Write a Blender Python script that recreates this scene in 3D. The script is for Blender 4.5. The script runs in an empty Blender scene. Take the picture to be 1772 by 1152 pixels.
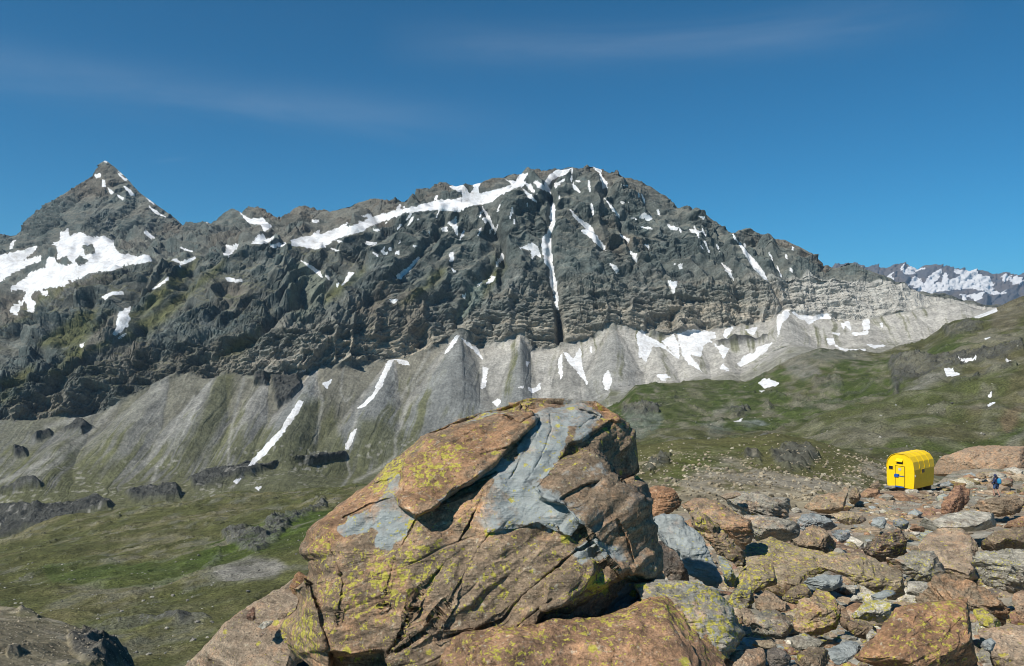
import bpy, bmesh, math, random
import numpy as np
from mathutils import Vector, Matrix

SC = bpy.context.scene
COL = SC.collection
R = math.radians
# ------------------------------------------------------------------ camera
F, CX, HY = 1390.0, 886.0, 576.0          # focal length in photo pixels, principal point (level camera)
cam_d = bpy.data.cameras.new('camera'); cam = bpy.data.objects.new('camera', cam_d); COL.objects.link(cam)
cam_d.sensor_width = 36.0; cam_d.lens = 36.0 * F / 1772.0
cam_d.clip_start = 0.05; cam_d.clip_end = 90000.0
cam.location = (0, 0, 0); cam.rotation_euler = (R(90), 0, 0)
SC.camera = cam
# ------------------------------------------------------------------ light
SUN_AZ, SUN_EL = R(52), R(47)             # sun is behind the camera, to its left
sdir = Vector((-math.sin(SUN_AZ) * math.cos(SUN_EL), -math.cos(SUN_AZ) * math.cos(SUN_EL), math.sin(SUN_EL)))
sun_d = bpy.data.lights.new('sun', 'SUN'); sun = bpy.data.objects.new('sun', sun_d); COL.objects.link(sun)
sun_d.energy = 5.0; sun_d.angle = R(0.5); sun_d.color = (1.0, 0.955, 0.88)
sun.rotation_euler = sdir.to_track_quat('Z', 'Y').to_euler()
W = bpy.data.worlds.new('World'); SC.world = W; W.use_nodes = True
wn, wl = W.node_tree.nodes, W.node_tree.links
wn.clear()
w_out = wn.new('ShaderNodeOutputWorld'); w_bg = wn.new('ShaderNodeBackground'); sky = wn.new('ShaderNodeTexSky')
sky.sky_type = 'NISHITA'; sky.sun_disc = False; sky.sun_elevation = SUN_EL; sky.sun_rotation = math.atan2(sdir.x, sdir.y)
sky.altitude = 3200; sky.air_density = 1.0; sky.dust_density = 0.0; sky.ozone_density = 3.0
w_bg.inputs['Strength'].default_value = 0.056
# thin cirrus wisps drawn across the sky directions
w_tc = wn.new('ShaderNodeTexCoord'); w_mp = wn.new('ShaderNodeMapping'); w_mp.inputs['Scale'].default_value = (2.2, 2.2, 13)
w_mp.inputs['Rotation'].default_value = (0.0, R(-5), 0); w_mp.inputs['Location'].default_value = (0.35, 0, 0.9)
w_nz = wn.new('ShaderNodeTexNoise'); w_nz.inputs['Scale'].default_value = 1.3; w_nz.inputs['Detail'].default_value = 7; w_nz.inputs['Roughness'].default_value = .55
w_nz.inputs['Distortion'].default_value = .6
w_rp = wn.new('ShaderNodeMapRange'); w_rp.inputs[1].default_value = .3; w_rp.inputs[2].default_value = .75; w_rp.inputs[3].default_value = 0; w_rp.inputs[4].default_value = .13
w_mx = wn.new('ShaderNodeMix'); w_mx.data_type = 'RGBA'; w_mx.inputs[7].default_value = (10, 11, 11.6, 1)
def wm(op, a, b=0.0, c=0.0):
    q = wn.new('ShaderNodeMath'); q.operation = op
    for i, v in enumerate((a, b, c)):
        if isinstance(v, (int, float)): q.inputs[i].default_value = v
        else: wl.new(v, q.inputs[i])
    return q.outputs[0]
w_sx = wn.new('ShaderNodeSeparateXYZ'); wl.new(w_tc.outputs['Generated'], w_sx.inputs[0])
w_az = wm('ARCTAN2', w_sx.outputs[0], w_sx.outputs[1]); w_el = wm('ARCSINE', w_sx.outputs[2])
def band(az0, az1, el0, slope, wd, fade):
    e = wm('DIVIDE', wm('SUBTRACT', w_el, wm('MULTIPLY_ADD', w_az, slope, R(el0))), R(wd)); g = wm('POWER', 2.718, wm('MULTIPLY', wm('MULTIPLY', e, e), -1.0))
    a = wm('MULTIPLY', wm('SMOOTH_MIN', wm('DIVIDE', wm('SUBTRACT', w_az, R(az0)), R(fade)), 1.0, .4), wm('SMOOTH_MIN', wm('DIVIDE', wm('SUBTRACT', R(az1), w_az), R(fade)), 1.0, .4))
    return wm('MULTIPLY', g, wm('MULTIPLY', wm('GREATER_THAN', w_az, R(az0)), wm('MULTIPLY', wm('LESS_THAN', w_az, R(az1)), a)))
w_bands = wm('ADD', wm('ADD', band(-60, 3, 14.4, -.035, 1.5, 14), band(-10, 30, 19.6, .0, 1.3, 8)), wm('MULTIPLY', band(-24.5, -20, 16.3, .22, .14, 2), 1.6))
wl.new(w_tc.outputs['Generated'], w_mp.inputs[0]); wl.new(w_mp.outputs[0], w_nz.inputs['Vector']); wl.new(w_nz.outputs[0], w_rp.inputs[0])
w_tn = wn.new('ShaderNodeMix'); w_tn.data_type = 'RGBA'; w_tn.blend_type = 'MULTIPLY'; w_tn.inputs[0].default_value = 1; w_tn.inputs[7].default_value = (.20, 1.16, 1.44, 1)
wl.new(sky.outputs[0], w_tn.inputs[6]); wl.new(wm('MULTIPLY', w_rp.outputs[0], w_bands), w_mx.inputs[0]); wl.new(w_tn.outputs[2], w_mx.inputs[6]); wl.new(w_mx.outputs[2], w_bg.inputs['Color'])
wl.new(w_bg.outputs[0], w_out.inputs['Surface'])
SC.view_settings.view_transform = 'Standard'; SC.view_settings.look = 'None'
SC.cycles.use_denoising = True; SC.cycles.filter_width = 1.0; SC.cycles.denoising_prefilter = 'ACCURATE'; SC.view_settings.exposure = 0.25; SC.view_settings.gamma = 1.0

# ------------------------------------------------------------------ numeric helpers
_rng = np.random.RandomState(7)
_T = _rng.rand(64, 64, 64).astype(np.float32)
def vnoise(x, y, z):
    xi = np.floor(x); yi = np.floor(y); zi = np.floor(z)
    fx = (x - xi).astype(np.float32); fy = (y - yi).astype(np.float32); fz = (z - zi).astype(np.float32)
    fx = fx*fx*fx*(fx*(fx*6-15)+10); fy = fy*fy*fy*(fy*(fy*6-15)+10); fz = fz*fz*fz*(fz*(fz*6-15)+10)
    a = xi.astype(np.int64) & 63; b = yi.astype(np.int64) & 63; c = zi.astype(np.int64) & 63
    a1 = (a+1) & 63; b1 = (b+1) & 63; c1 = (c+1) & 63
    x00 = _T[a,b,c]*(1-fx)+_T[a1,b,c]*fx; x10 = _T[a,b1,c]*(1-fx)+_T[a1,b1,c]*fx
    x01 = _T[a,b,c1]*(1-fx)+_T[a1,b,c1]*fx; x11 = _T[a,b1,c1]*(1-fx)+_T[a1,b1,c1]*fx
    return ((x00*(1-fy)+x10*fy)*(1-fz)+(x01*(1-fy)+x11*fy)*fz)*2-1
def lnoise(x, y, z):
    xi = np.floor(x); yi = np.floor(y); zi = np.floor(z)
    fx = (x-xi).astype(np.float32); fy = (y-yi).astype(np.float32); fz = (z-zi).astype(np.float32)
    a = xi.astype(np.int64) & 63; b = yi.astype(np.int64) & 63; c = zi.astype(np.int64) & 63
    # simplex-like split of each lattice cell: planar facets with straight creases
    r = _T[a, b, c]; out = r.copy(); cur = [a.copy(), b.copy(), c.copy()]
    f = np.stack([fx, fy, fz]); o = np.argsort(-f, axis=0)
    prev = r
    for k in range(3):
        ok = o[k]; fk = np.take_along_axis(f, ok[None], 0)[0]
        for ax in range(3): cur[ax] = np.where(ok == ax, (cur[ax]+1) & 63, cur[ax])
        v = _T[cur[0], cur[1], cur[2]]; out = out+fk*(v-prev); prev = v
    return out*2-1
def facet(x, y, z, o=3, g=.5, seed=0):
    s = 0; a = 1.0; n = 0; k = 1.0
    for i in range(o):
        u, v, w = x*k+seed*7.3+i*11.7, y*k+seed*3.1+i*5.3, z*k+i*9.1
        c_, s_ = math.cos(1.1*i+seed), math.sin(1.1*i+seed)
        s = s+a*lnoise(u*c_-w*s_, v+.3*u, u*s_+w*c_); n += a; a *= g; k *= 2.13
    return s/n
def tri(u): return np.abs(2*(u-np.floor(u))-1)
def fbm(x, y, z, o=5, g=.5, seed=0):
    s = 0; a = 1.0; n = 0; k = 1.0
    for i in range(o):
        s = s + a*vnoise(x*k+seed*7.31+i*11.7, y*k+seed*3.17+i*5.3, z*k+i*9.1+seed*1.7); n += a; a *= g; k *= 2.03
    return s/n
def ridged(x, y, z, o=5, g=.55, seed=0):
    s = 0; a = 1.0; n = 0; k = 1.0; w = 1.0
    for i in range(o):
        v = 1-np.abs(vnoise(x*k+seed*7.31+i*11.7, y*k+seed*3.17+i*5.3, z*k+i*9.1+seed*1.7))*1.6
        v = np.clip(v, -.3, 1); v = v*np.abs(v)
        s = s + a*v*w; n += a; w = np.clip(v*1.4, .25, 1); a *= g; k *= 2.07
    return s/n
def sstep(a, b, x):
    t = np.clip((x-a)/(b-a), 0, 1); return t*t*(3-2*t)
def lerp(a, b, t): return a+(b-a)*t
def tab(s):
    """'x:y x:y' -> interpolating function"""
    p = [tuple(map(float, q.split(':'))) for q in s.split()]
    xs = np.array([q[0] for q in p]); ys = np.array([q[1] for q in p])
    return lambda x: np.interp(x, xs, ys)
# views of the photograph the outlines were measured in: origin and scale
ZV = {1:(0,250,2.88), 2:(500,250,2.88), 3:(1000,250,2.2953), 5:(400,560,2.5314), 6:(1080,560,2.5607), 'H':(450,670,2.0847),
      'R':(1080,760,2.5607), 'B':(1480,740,6.0685), 'P':(1100,820,4.8), 'Q':(1420,820,4.801), 'U':(1200,1000,5.9067),
      'V':(1472,1000,5.9067), 'L':(250,950,5.0629), 'M':(0,600,2.0867), 0:(0,0,1)}
def pts(view, s):
    ox, oy, k = ZV[view]
    v = [tuple(map(float, q.split(','))) for q in s.split()]
    return np.array([(ox+a/k, oy+b/k) for a, b in v])
def sdf(px, py, poly):
    """signed distance, positive inside"""
    d2 = np.full(px.shape, 1e12); ins = np.zeros(px.shape, bool); n = len(poly)
    for i in range(n):
        ax, ay = poly[i]; bx, by = poly[(i+1) % n]
        ex, ey = bx-ax, by-ay; wx, wy = px-ax, py-ay
        t = np.clip((wx*ex+wy*ey)/(ex*ex+ey*ey+1e-9), 0, 1)
        d2 = np.minimum(d2, (wx-ex*t)**2+(wy-ey*t)**2)
        c = ((ay > py) != (by > py)) & (px < (bx-ax)*(py-ay)/(by-ay+1e-12)+ax)
        ins ^= c
    d = np.sqrt(d2); return np.where(ins, d, -d)
def pmask(px, py, poly, soft=3.0):
    """0..1 mask of a polygon with an edge of the given softness"""
    out = np.zeros(px.shape); m = soft+2
    lo = poly.min(0)-m; hi = poly.max(0)+m
    k = (px > lo[0]) & (px < hi[0]) & (py > lo[1]) & (py < hi[1])
    if k.any(): out[k] = sstep(-soft, soft, sdf(px[k], py[k], poly))
    return out
def ldist(px, py, line, reach):
    out = np.full(px.shape, 1e6); lo = line.min(0)-reach; hi = line.max(0)+reach
    k = (px > lo[0]) & (px < hi[0]) & (py > lo[1]) & (py < hi[1])
    if not k.any(): return out
    x, y = px[k], py[k]; d2 = np.full(x.shape, 1e12)
    for i in range(len(line)-1):
        ax, ay = line[i]; ex, ey = line[i+1]-line[i]
        t = np.clip(((x-ax)*ex+(y-ay)*ey)/(ex*ex+ey*ey+1e-9), 0, 1)
        d2 = np.minimum(d2, (x-ax-ex*t)**2+(y-ay-ey*t)**2)
    out[k] = np.sqrt(d2); return out

# ------------------------------------------------------------------ mesh helpers
def raw_mesh(name, V, Fq, mat=None, smooth=True, attrs=None):
    me = bpy.data.meshes.new(name); V = np.asarray(V, np.float32); Fq = np.asarray(Fq, np.int32)
    me.vertices.add(len(V)); me.vertices.foreach_set('co', V.ravel())
    n, k = Fq.shape
    me.loops.add(n*k); me.loops.foreach_set('vertex_index', Fq.ravel())
    me.polygons.add(n); me.polygons.foreach_set('loop_start', np.arange(0, n*k, k, dtype=np.int32))
    me.update(calc_edges=True)
    if not smooth: me.shade_flat()
    else: me.shade_smooth()
    for an, av in (attrs or {}).items():
        av = np.asarray(av, np.float32)
        if av.ndim == 1:
            a = me.attributes.new(an, 'FLOAT', 'POINT'); a.data.foreach_set('value', av)
        else:
            a = me.attributes.new(an, 'FLOAT_COLOR', 'POINT')
            a.data.foreach_set('color', np.c_[av, np.ones(len(av))].astype(np.float32).ravel())
    if mat: me.materials.append(mat)
    return me
def link(name, me, parent=None, loc=(0,0,0)):
    o = bpy.data.objects.new(name, me); COL.objects.link(o); o.location = loc
    if parent: o.parent = parent
    return o
def tag(o, label=None, cat=None, group=None, kind=None):
    if label: o['label'] = label
    if cat: o['category'] = cat
    if group: o['group'] = group
    if kind: o['kind'] = kind
    return o
def grid_faces(nr, nc, wrap=False):
    r = np.arange(nr-1)[:, None]; c = np.arange(nc if wrap else nc-1)[None, :]; c1 = (c+1) % nc
    return np.stack([r*nc+c, r*nc+c1, (r+1)*nc+c1, (r+1)*nc+c], -1).reshape(-1, 4)
def bm_obj(name, bm, mat, parent=None, smooth=False, loc=(0,0,0)):
    me = bpy.data.meshes.new(name); bm.normal_update(); bm.to_mesh(me); bm.free()
    if mat: me.materials.append(mat)
    if smooth: me.shade_smooth()
    return link(name, me, parent, loc)
def bm_box(bm, lo, hi, bev=0):
    g = bmesh.ops.create_cube(bm, size=1.0); vs = g['verts']
    for v in vs: v.co = Vector([lerp(lo[i], hi[i], v.co[i]+.5) for i in range(3)])
    if bev: bmesh.ops.bevel(bm, geom=list({e for v in vs for e in v.link_edges}), offset=bev, segments=2, affect='EDGES')
def bm_tube(bm, a, b, r0, r1=None, n=10):
    a, b = Vector(a), Vector(b); d = b-a
    m = Matrix.Translation((a+b)/2) @ d.to_track_quat('Z', 'Y').to_matrix().to_4x4()
    bmesh.ops.create_cone(bm, cap_ends=True, segments=n, radius1=r0, radius2=r0 if r1 is None else r1, depth=d.length, matrix=m)

# ------------------------------------------------------------------ materials
class NB:
    def __init__(s, name):
        s.m = bpy.data.materials.new(name); s.m.use_nodes = True; s.t = s.m.node_tree; s.t.nodes.clear()
        s.o = s.n('ShaderNodeOutputMaterial'); s.b = s.n('ShaderNodeBsdfPrincipled'); s.l(s.b.outputs[0], s.o.inputs['Surface'])
        s.pos = s.n('ShaderNodeNewGeometry').outputs['Position']
    def n(s, t): return s.t.nodes.new(t)
    def l(s, a, b): s.t.links.new(a, b)
    def _in(s, sock, v):
        if isinstance(v, (int, float)): sock.default_value = v
        elif isinstance(v, tuple): sock.default_value = v if len(v) == len(sock.default_value) else (*v, 1)
        else: s.l(v, sock)
    def noise(s, scale, detail=5, rough=.55, vec=None, dist=0):
        q = s.n('ShaderNodeTexNoise'); s.l(vec or s.pos, q.inputs['Vector']); q.inputs['Scale'].default_value = scale
        q.inputs['Detail'].default_value = detail; q.inputs['Roughness'].default_value = rough; q.inputs['Distortion'].default_value = dist
        return q.outputs[0]
    def vor(s, scale, feat='F1', vec=None, out=0):
        q = s.n('ShaderNodeTexVoronoi'); q.feature = feat; s.l(vec or s.pos, q.inputs['Vector']); q.inputs['Scale'].default_value = scale
        return q.outputs[out]
    def mapv(s, scale, rot=(0,0,0)):
        q = s.n('ShaderNodeMapping'); s.l(s.pos, q.inputs[0]); q.inputs['Scale'].default_value = scale; q.inputs['Rotation'].default_value = rot
        return q.outputs[0]
    def rng(s, v, a, b, c=0., d=1., smooth=False):
        q = s.n('ShaderNodeMapRange'); q.interpolation_type = 'SMOOTHSTEP' if smooth else 'LINEAR'
        s._in(q.inputs[0], v)
        for i, x in enumerate((a, b, c, d)): q.inputs[1+i].default_value = x
        return q.outputs[0]
    def math(s, op, a, b=0., c=None):
        q = s.n('ShaderNodeMath'); q.operation = op; s._in(q.inputs[0], a); s._in(q.inputs[1], b)
        if c is not None: s._in(q.inputs[2], c)
        return q.outputs[0]
    def mix(s, f, a, b, mode='MIX'):
        q = s.n('ShaderNodeMix'); q.data_type = 'RGBA'; q.blend_type = mode
        s._in(q.inputs[0], f); s._in(q.inputs[6], a); s._in(q.inputs[7], b); return q.outputs[2]
    def scale(s, col, v):
        q = s.n('ShaderNodeVectorMath'); q.operation = 'SCALE'; s._in(q.inputs[0], col); s._in(q.inputs['Scale'], v); return q.outputs[0]
    def attr(s, nm, out='Fac'):
        q = s.n('ShaderNodeAttribute'); q.attribute_name = nm; return q.outputs[out]
    def bump(s, h, strength, dist):
        q = s.n('ShaderNodeBump'); q.inputs['Strength'].default_value = strength; q.inputs['Distance'].default_value = dist; s.l(h, q.inputs['Height'])
        s.l(q.outputs[0], s.b.inputs['Normal']); return q
    def done(s, col, rough=.9, spec=.2, metal=0):
        s._in(s.b.inputs['Base Color'], col); s._in(s.b.inputs['Roughness'], rough); s.b.inputs['Specular IOR Level'].default_value = spec
        s.b.inputs['Metallic'].default_value = metal; return s.m

def terrain_mat(name, s1, s2, amp1, amp2, bdist, bstr=.6):
    b = NB(name); c = b.attr('col', 'Color')
    a = b.noise(s1, 6, .65); d = b.noise(s2, 5, .65)
    k = b.math('MULTIPLY', b.rng(a, .3, .7, 1-amp1, 1+amp1), b.rng(d, .3, .7, 1-amp2, 1+amp2))
    b.bump(b.math('ADD', a, b.math('MULTIPLY', d, .4)), bstr, bdist)
    return b.done(b.scale(c, k), .95, .1)
M_MTN = terrain_mat('mountain_rock_and_scree', .025, .13, .3, .36, 9, .7)
M_HILL = terrain_mat('alpine_grass_and_rock', .05, .5, .32, .6, 4, .9)
M_NEAR = terrain_mat('rubble_ground', .6, 4.0, .3, .35, .25, .7)
M_MOUND = terrain_mat('hillock_grass_and_scree', .15, 1.1, .3, .4, 1.2, .7)
def snow_mat():
    b = NB('old_snow'); n = b.noise(.03, 6, .6)
    n2 = b.noise(.11, 5, .65); b.bump(b.math('ADD', n, b.math('MULTIPLY', n2, .5)), .55, 14)
    return b.done(b.mix(b.rng(b.math('ADD', b.math('MULTIPLY', n, .6), b.math('MULTIPLY', n2, .4)), .42, .66), (.72, .73, .745), (.47, .455, .43)), .6, .2)
M_SNOW = snow_mat()
def rock_mat():
    b = NB('lichen_schist'); tint = b.attr('tint', 'Color'); blue = b.attr('blue'); lich = b.attr('lich'); rust = b.attr('rust')
    n1 = b.noise(1.7, 8, .6); n2 = b.noise(9, 8, .7); n3 = b.noise(55, 4, .7)
    st = b.noise(2.6, 7, .65, b.mapv((1.0, 1.3, 7.0), (.35, -.55, .2)), .5)
    k = b.math('MULTIPLY', b.rng(n1, .3, .7, .74, 1.28), b.rng(st, .3, .7, .6, 1.42))
    k = b.math('MULTIPLY', k, b.rng(n2, .3, .7, .62, 1.4))
    k = b.math('MULTIPLY', k, b.rng(n3, .3, .7, .55, 1.5))
    base = b.scale(tint, k)
    # rusty iron staining
    rf = b.rng(b.math('ADD', b.math('MULTIPLY', n2, .55), b.math('ADD', b.math('MULTIPLY', n1, .45), b.math('MULTIPLY', b.math('SUBTRACT', rust, .5), .5))), .46, .66, 0, .8, True)
    base = b.mix(rf, base, b.scale((.30, .165, .085), k))
    dk = b.noise(3.6, 7, .7, b.mapv((1, 1, 1.8), (.2, .5, .1)))
    base = b.mix(b.rng(dk, .52, .64, 0, .6, True), base, b.scale((.125, .08, .052), k))
    # pale crust lichen and black lichen
    cr = b.noise(24, 7, .75)
    base = b.mix(b.rng(cr, .55, .68, 0, .7, True), base, b.scale((.43, .39, .29), k))
    bl = b.noise(31, 5, .65, b.mapv((1, 1, 1), (.5, .1, .9)))
    base = b.mix(b.rng(bl, .60, .68, 0, .8, True), base, (.035, .03, .028))
    # slate blue-grey cleavage face
    en = b.noise(7, 7, .7)
    bf = b.rng(b.math('ADD', blue, b.math('MULTIPLY', b.math('SUBTRACT', en, .5), 1.1)), .38, .62, 0, 1, True)
    slate = b.scale((.30, .325, .315), b.math('MULTIPLY', b.rng(n2, .3, .7, .75, 1.2), b.math('MULTIPLY', b.rng(st, .3, .7, .8, 1.18), b.rng(n3, .3, .7, .88, 1.12))))
    slate = b.mix(b.rng(b.math('ADD', b.math('MULTIPLY', n1, .5), b.math('MULTIPLY', en, .5)), .5, .62, 0, .75, True), slate, b.scale(base, 1.05))
    base = b.mix(bf, base, slate)
    # yellow map lichen: clusters of blotches
    c1 = b.noise(25, 5, .62, None, .3); c2 = b.noise(2.3, 4, .6, b.mapv((1, 1, 1), (0, .4, .3))); c3 = b.noise(80, 3, .6)
    lv = b.math('ADD', b.math('MULTIPLY', c1, .66), b.math('ADD', b.math('MULTIPLY', c2, .25), b.math('MULTIPLY', c3, .22)))
    lf = b.rng(b.math('ADD', lv, b.math('MULTIPLY', b.math('SUBTRACT', lich,   .5), .26)), .625, .67, 0, 1, True)
    vq = b.n('ShaderNodeTexVoronoi'); b.l(b.pos, vq.inputs['Vector']); vq.inputs['Scale'].default_value = 8.5; vs = b.n('ShaderNodeSeparateColor'); b.l(vq.outputs['Color'], vs.inputs[0])
    rad = b.math('SUBTRACT', b.math('MULTIPLY_ADD', vs.outputs[1], .22, .10), b.math('ADD', vq.outputs['Distance'], b.math('MULTIPLY', b.math('SUBTRACT', n3, .5), .55)))
    ros = b.math('MULTIPLY', b.rng(rad, -.01, .035, 0, 1, True), b.math('GREATER_THAN', b.math('ADD', vs.outputs[0], b.math('MULTIPLY', lich, .75)), 1.12))
    lf = b.math('MAXIMUM', lf, b.math('MULTIPLY', ros, b.rng(c1, .25, .5, .45, 1)))
    yel = b.mix(b.rng(n3, .35, .65), (.30, .26, .045), (.56, .50, .085))
    base = b.mix(b.math('MULTIPLY', lf, .9), base, yel)
    h = b.math('ADD', b.math('MULTIPLY', n2, .7), b.math('ADD', b.math('MULTIPLY', st, .9), b.math('MULTIPLY', n3, .22)))
    b.bump(h, .85, .055)
    return b.done(base, .82, .25)
M_ROCK = rock_mat()
def plain(name, col, rough=.6, nscale=6, amp=.15, metal=0, spec=.3):
    b = NB(name); k = b.rng(b.noise(nscale, 5, .6), .3, .7, 1-amp, 1+amp); return b.done(b.scale(col, k), rough, spec, metal)

# ------------------------------------------------------------------ terrain machinery
def columns(x0, x1, step, far, nfar=26):
    q = np.linspace(0, 1, nfar)[1:]**1.6
    return np.concatenate([(x0-far*q)[::-1], np.arange(x0, x1, step), x1+far*q])
def sheet(xs, lines, rows):
    """lines: (y(x) in photo px, depth(x)), front to back -> world grid X,Y,Z of shape rows x columns"""
    Ys, Zs = [], []
    for y, d in lines:
        D = np.broadcast_to(np.asarray(d(xs) if callable(d) else d, float), xs.shape)
        yy = np.broadcast_to(np.asarray(y(xs) if callable(y) else y, float), xs.shape)
        Ys.append(D); Zs.append((HY-yy)/F*D)
    Y, Z, T = [], [], []
    for k in range(len(lines)-1):
        n = rows[k]; t = np.arange(n)/n
        if k == len(lines)-2: t = np.linspace(0, 1, n)
        Y.append(Ys[k]+(Ys[k+1]-Ys[k])*t[:, None]); Z.append(Zs[k]+(Zs[k+1]-Zs[k])*t[:, None]); T.append(k+t)
    Y = np.concatenate(Y); Z = np.concatenate(Z); T = np.concatenate(T)
    X = (xs-CX)/F*Y
    return X, Y, Z, np.broadcast_to(T[:, None], X.shape)
def blur_rows(A, n):
    for _ in range(n):
        A = A.copy(); A[1:-1] = .25*A[:-2]+.5*A[1:-1]+.25*A[2:]
    return A
def normals(X, Y, Z):
    P = np.stack([X, Y, Z], -1); du = np.gradient(P, axis=1); dv = np.gradient(P, axis=0)
    N = np.cross(du, dv); N /= np.linalg.norm(N, axis=-1, keepdims=True)+1e-9
    N[N[..., 2] < 0] *= -1 if False else 1
    return N
def proj(X, Y, Z):
    Y = np.maximum(Y, .1); return CX+X/Y*F, HY-Z/Y*F
def mixc(C, c, m):
    return C+(np.array(c)-C)*m[..., None]
def snow_ids(px, py, polys, w, holes=()):
    ident = np.full(px.shape, -1, np.int32)
    for i, p in enumerate(polys):
        lo = p.min(0)-8; hi = p.max(0)+8
        k = (px > lo[0]) & (px < hi[0]) & (py > lo[1]) & (py < hi[1])
        if not k.any(): continue
        d = sdf(px[k], py[k], p)+w[k]
        ident[k] = np.where(d > 0, i, ident[k])
    for p in holes:
        k = sdf(px, py, p)+w > 0; ident[k] = -1
    return ident
def build_sheet(name, X, Y, Z, C, mat, ident=None, smooth=True):
    nr, nc = X.shape; V = np.stack([X, Y, Z], -1).reshape(-1, 3); Q = grid_faces(nr, nc); Cf = C.reshape(-1, 3)
    if ident is None:
        fid = np.full(len(Q), -1)
    else:
        f = ident.ravel()[Q]; fs = np.sort(f, 1); fid = np.where((f >= 0).sum(1) >= 3, fs[:, 3], -1)
    root = link(name, raw_mesh(name, V, Q[fid == -1], mat, smooth, {'col': Cf})); root['kind'] = 'structure'
    if ident is not None:
        ids, cnt = np.unique(fid[fid >= 0], return_counts=True); ids = ids[np.argsort(-cnt)]
        for i in ids[:99]:
            q = Q[fid == i]; u, inv = np.unique(q, return_inverse=True)
            if len(q) < 6: continue
            link('snow_patch', raw_mesh('snow_patch', V[u], inv.reshape(-1, 4), M_SNOW, True), root)
        if len(ids) > 99:
            q = Q[np.isin(fid, ids[99:])]; u, inv = np.unique(q, return_inverse=True)
            tag(link('snow_specks', raw_mesh('snow_specks', V[u], inv.reshape(-1, 4), M_SNOW, True), root), kind='stuff')
    return root

# =================================================================== THE MOUNTAIN
MX = columns(-70, 1842, 1.3, 900)
sk_S = tab('-900:560 -400:500 -150:470 -50:420 0:404 25:402 40:381 60:364 90:344 130:319 158:300 162:288 170:278 180:272 195:283 215:302 240:330 270:352 300:374 313:386 330:383 360:380 385:370 400:360 418:367 425:358 445:357 460:368 485:377 510:362 530:357 570:363 600:352 640:346 700:346 730:331 760:319 800:319 840:314 872:304 885:297 910:301 940:292 970:285 1000:279 1020:281 1040:293 1070:300 1110:312 1150:335 1170:356 1215:368 1258:396 1290:393 1330:408 1380:424 1405:437 1420:452 1460:465 1500:475 1540:491 1580:500 1620:509 1660:519 1720:533 1800:540 2700:560')
y_T2 = tab('-900:1120 -100:965 0:946 100:918 200:892 300:878 400:864 500:853 600:843 700:832 800:802 900:767 1000:737 1060:717 1100:697 1180:675 1300:667 1350:642 1420:617 1520:620 1600:597 1650:562 1700:547 1772:522 1900:505 2700:480')
y_T = tab('-900:960 0:850 100:840 250:835 400:822 500:815 600:828 700:800 800:770 900:740 1000:706 1060:690 1100:680 1180:662 1260:648 1330:628 1420:607 1500:602 1620:590 1660:556 1700:544 1900:515 2700:490')
y_B = tab('-900:800 0:728 100:722 180:708 240:680 300:648 380:642 440:650 500:655 560:632 640:628 700:616 760:597 795:578 830:600 870:592 900:578 918:604 962:604 975:598 1010:590 1060:563 1100:572 1150:582 1200:574 1260:566 1330:555 1356:536 1400:549 1450:556 1500:552 1560:543 1620:527 1660:524 1700:536 1800:545 2700:565')
y_C = tab('-900:700 0:655 150:640 300:590 450:572 600:562 700:550 800:520 900:512 1000:510 1100:502 1200:495 1300:486 1400:475 1500:484 1580:504 1650:518 1720:535 1800:543 2700:562')
y_R = tab('-900:640 -100:602 0:575 60:546 110:506 180:473 260:453 350:438 450:421 500:425 560:426 640:393 700:369 760:363 800:366 850:350 890:326 950:330 1000:322 1100:352 1200:402 1300:432 1400:457 1500:479 1580:502 1650:516 1720:534 1800:541.5 2700:561')
y_P0 = tab('-900:600 -100:470 0:446 60:432 100:402 150:407 200:407 250:402 320:407 400:397 450:387 500:393 560:385 640:366 700:354 760:341 800:337 850:329 880:316 950:310 1000:304 1100:332 1300:420 2700:561')
y_P = lambda x: np.maximum(np.minimum(y_P0(x), y_R(x)-1.0), sk_S(x)+lerp(12, 1.0, np.clip((x-1300)/300, 0, 1)))
d_T2 = tab('-900:1500 0:1680 600:1800 900:1950 1100:2100 2700:2100')
d_T = tab('-900:1800 0:1950 500:2150 800:2300 1100:2420 1400:2480 2700:2480')
d_B = tab('-900:2150 0:2250 300:2400 500:2450 800:2750 1000:2760 1356:2740 1700:2700 2700:2700')
d_C = lambda x: d_B(x)+70
d_R = tab('-900:2700 0:2760 300:2900 560:3000 700:3050 900:3150 1000:3200 1200:3090 1400:2930 1580:2800 1700:2785 2700:2785')
d_P = tab('-900:3800 0:4000 200:4100 320:3900 500:3500 700:3350 900:3300 1000:3310 1200:3160 1400:2980 1580:2830 1700:2800 2700:2800')
d_S = tab('-900:4200 0:4400 180:4500 320:4200 500:3700 700:3500 1000:3430 1200:3240 1400:3010 1580:2850 1700:2820 2700:2820')
leftw = lambda x: np.clip((600-x)/60, 0, 1)
y_G = lambda x: y_R(x)+lerp(-3, 4, leftw(x))
d_G = lambda x: d_R(x)+(d_P(x)-d_R(x))*.3
def y_back(x, k, dz): return HY-((HY-sk_S(x))/F*d_S(x)-dz)/(d_S(x)+k)*F
X, Y, Z, T = sheet(MX, [(lambda x: y_T2(x)+50, lambda x: d_T2(x)-350), (y_T2, d_T2), (y_T, d_T), (y_B, d_B), (y_C, d_C), (y_R, d_R), (y_G, d_G), (y_P, d_P), (sk_S, d_S),
                        (lambda x: y_back(x, 500, 420), lambda x: d_S(x)+500), (lambda x: y_back(x, 2500, 1500), lambda x: d_S(x)+2500)],
                   [6, 70, 180, 95, 180, 10, 64, 115, 10, 8])
Y = blur_rows(Y, 4); Z = blur_rows(Z, 4); X = (MX-CX)/F*Y
px, py = proj(X, Y, Z)
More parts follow.
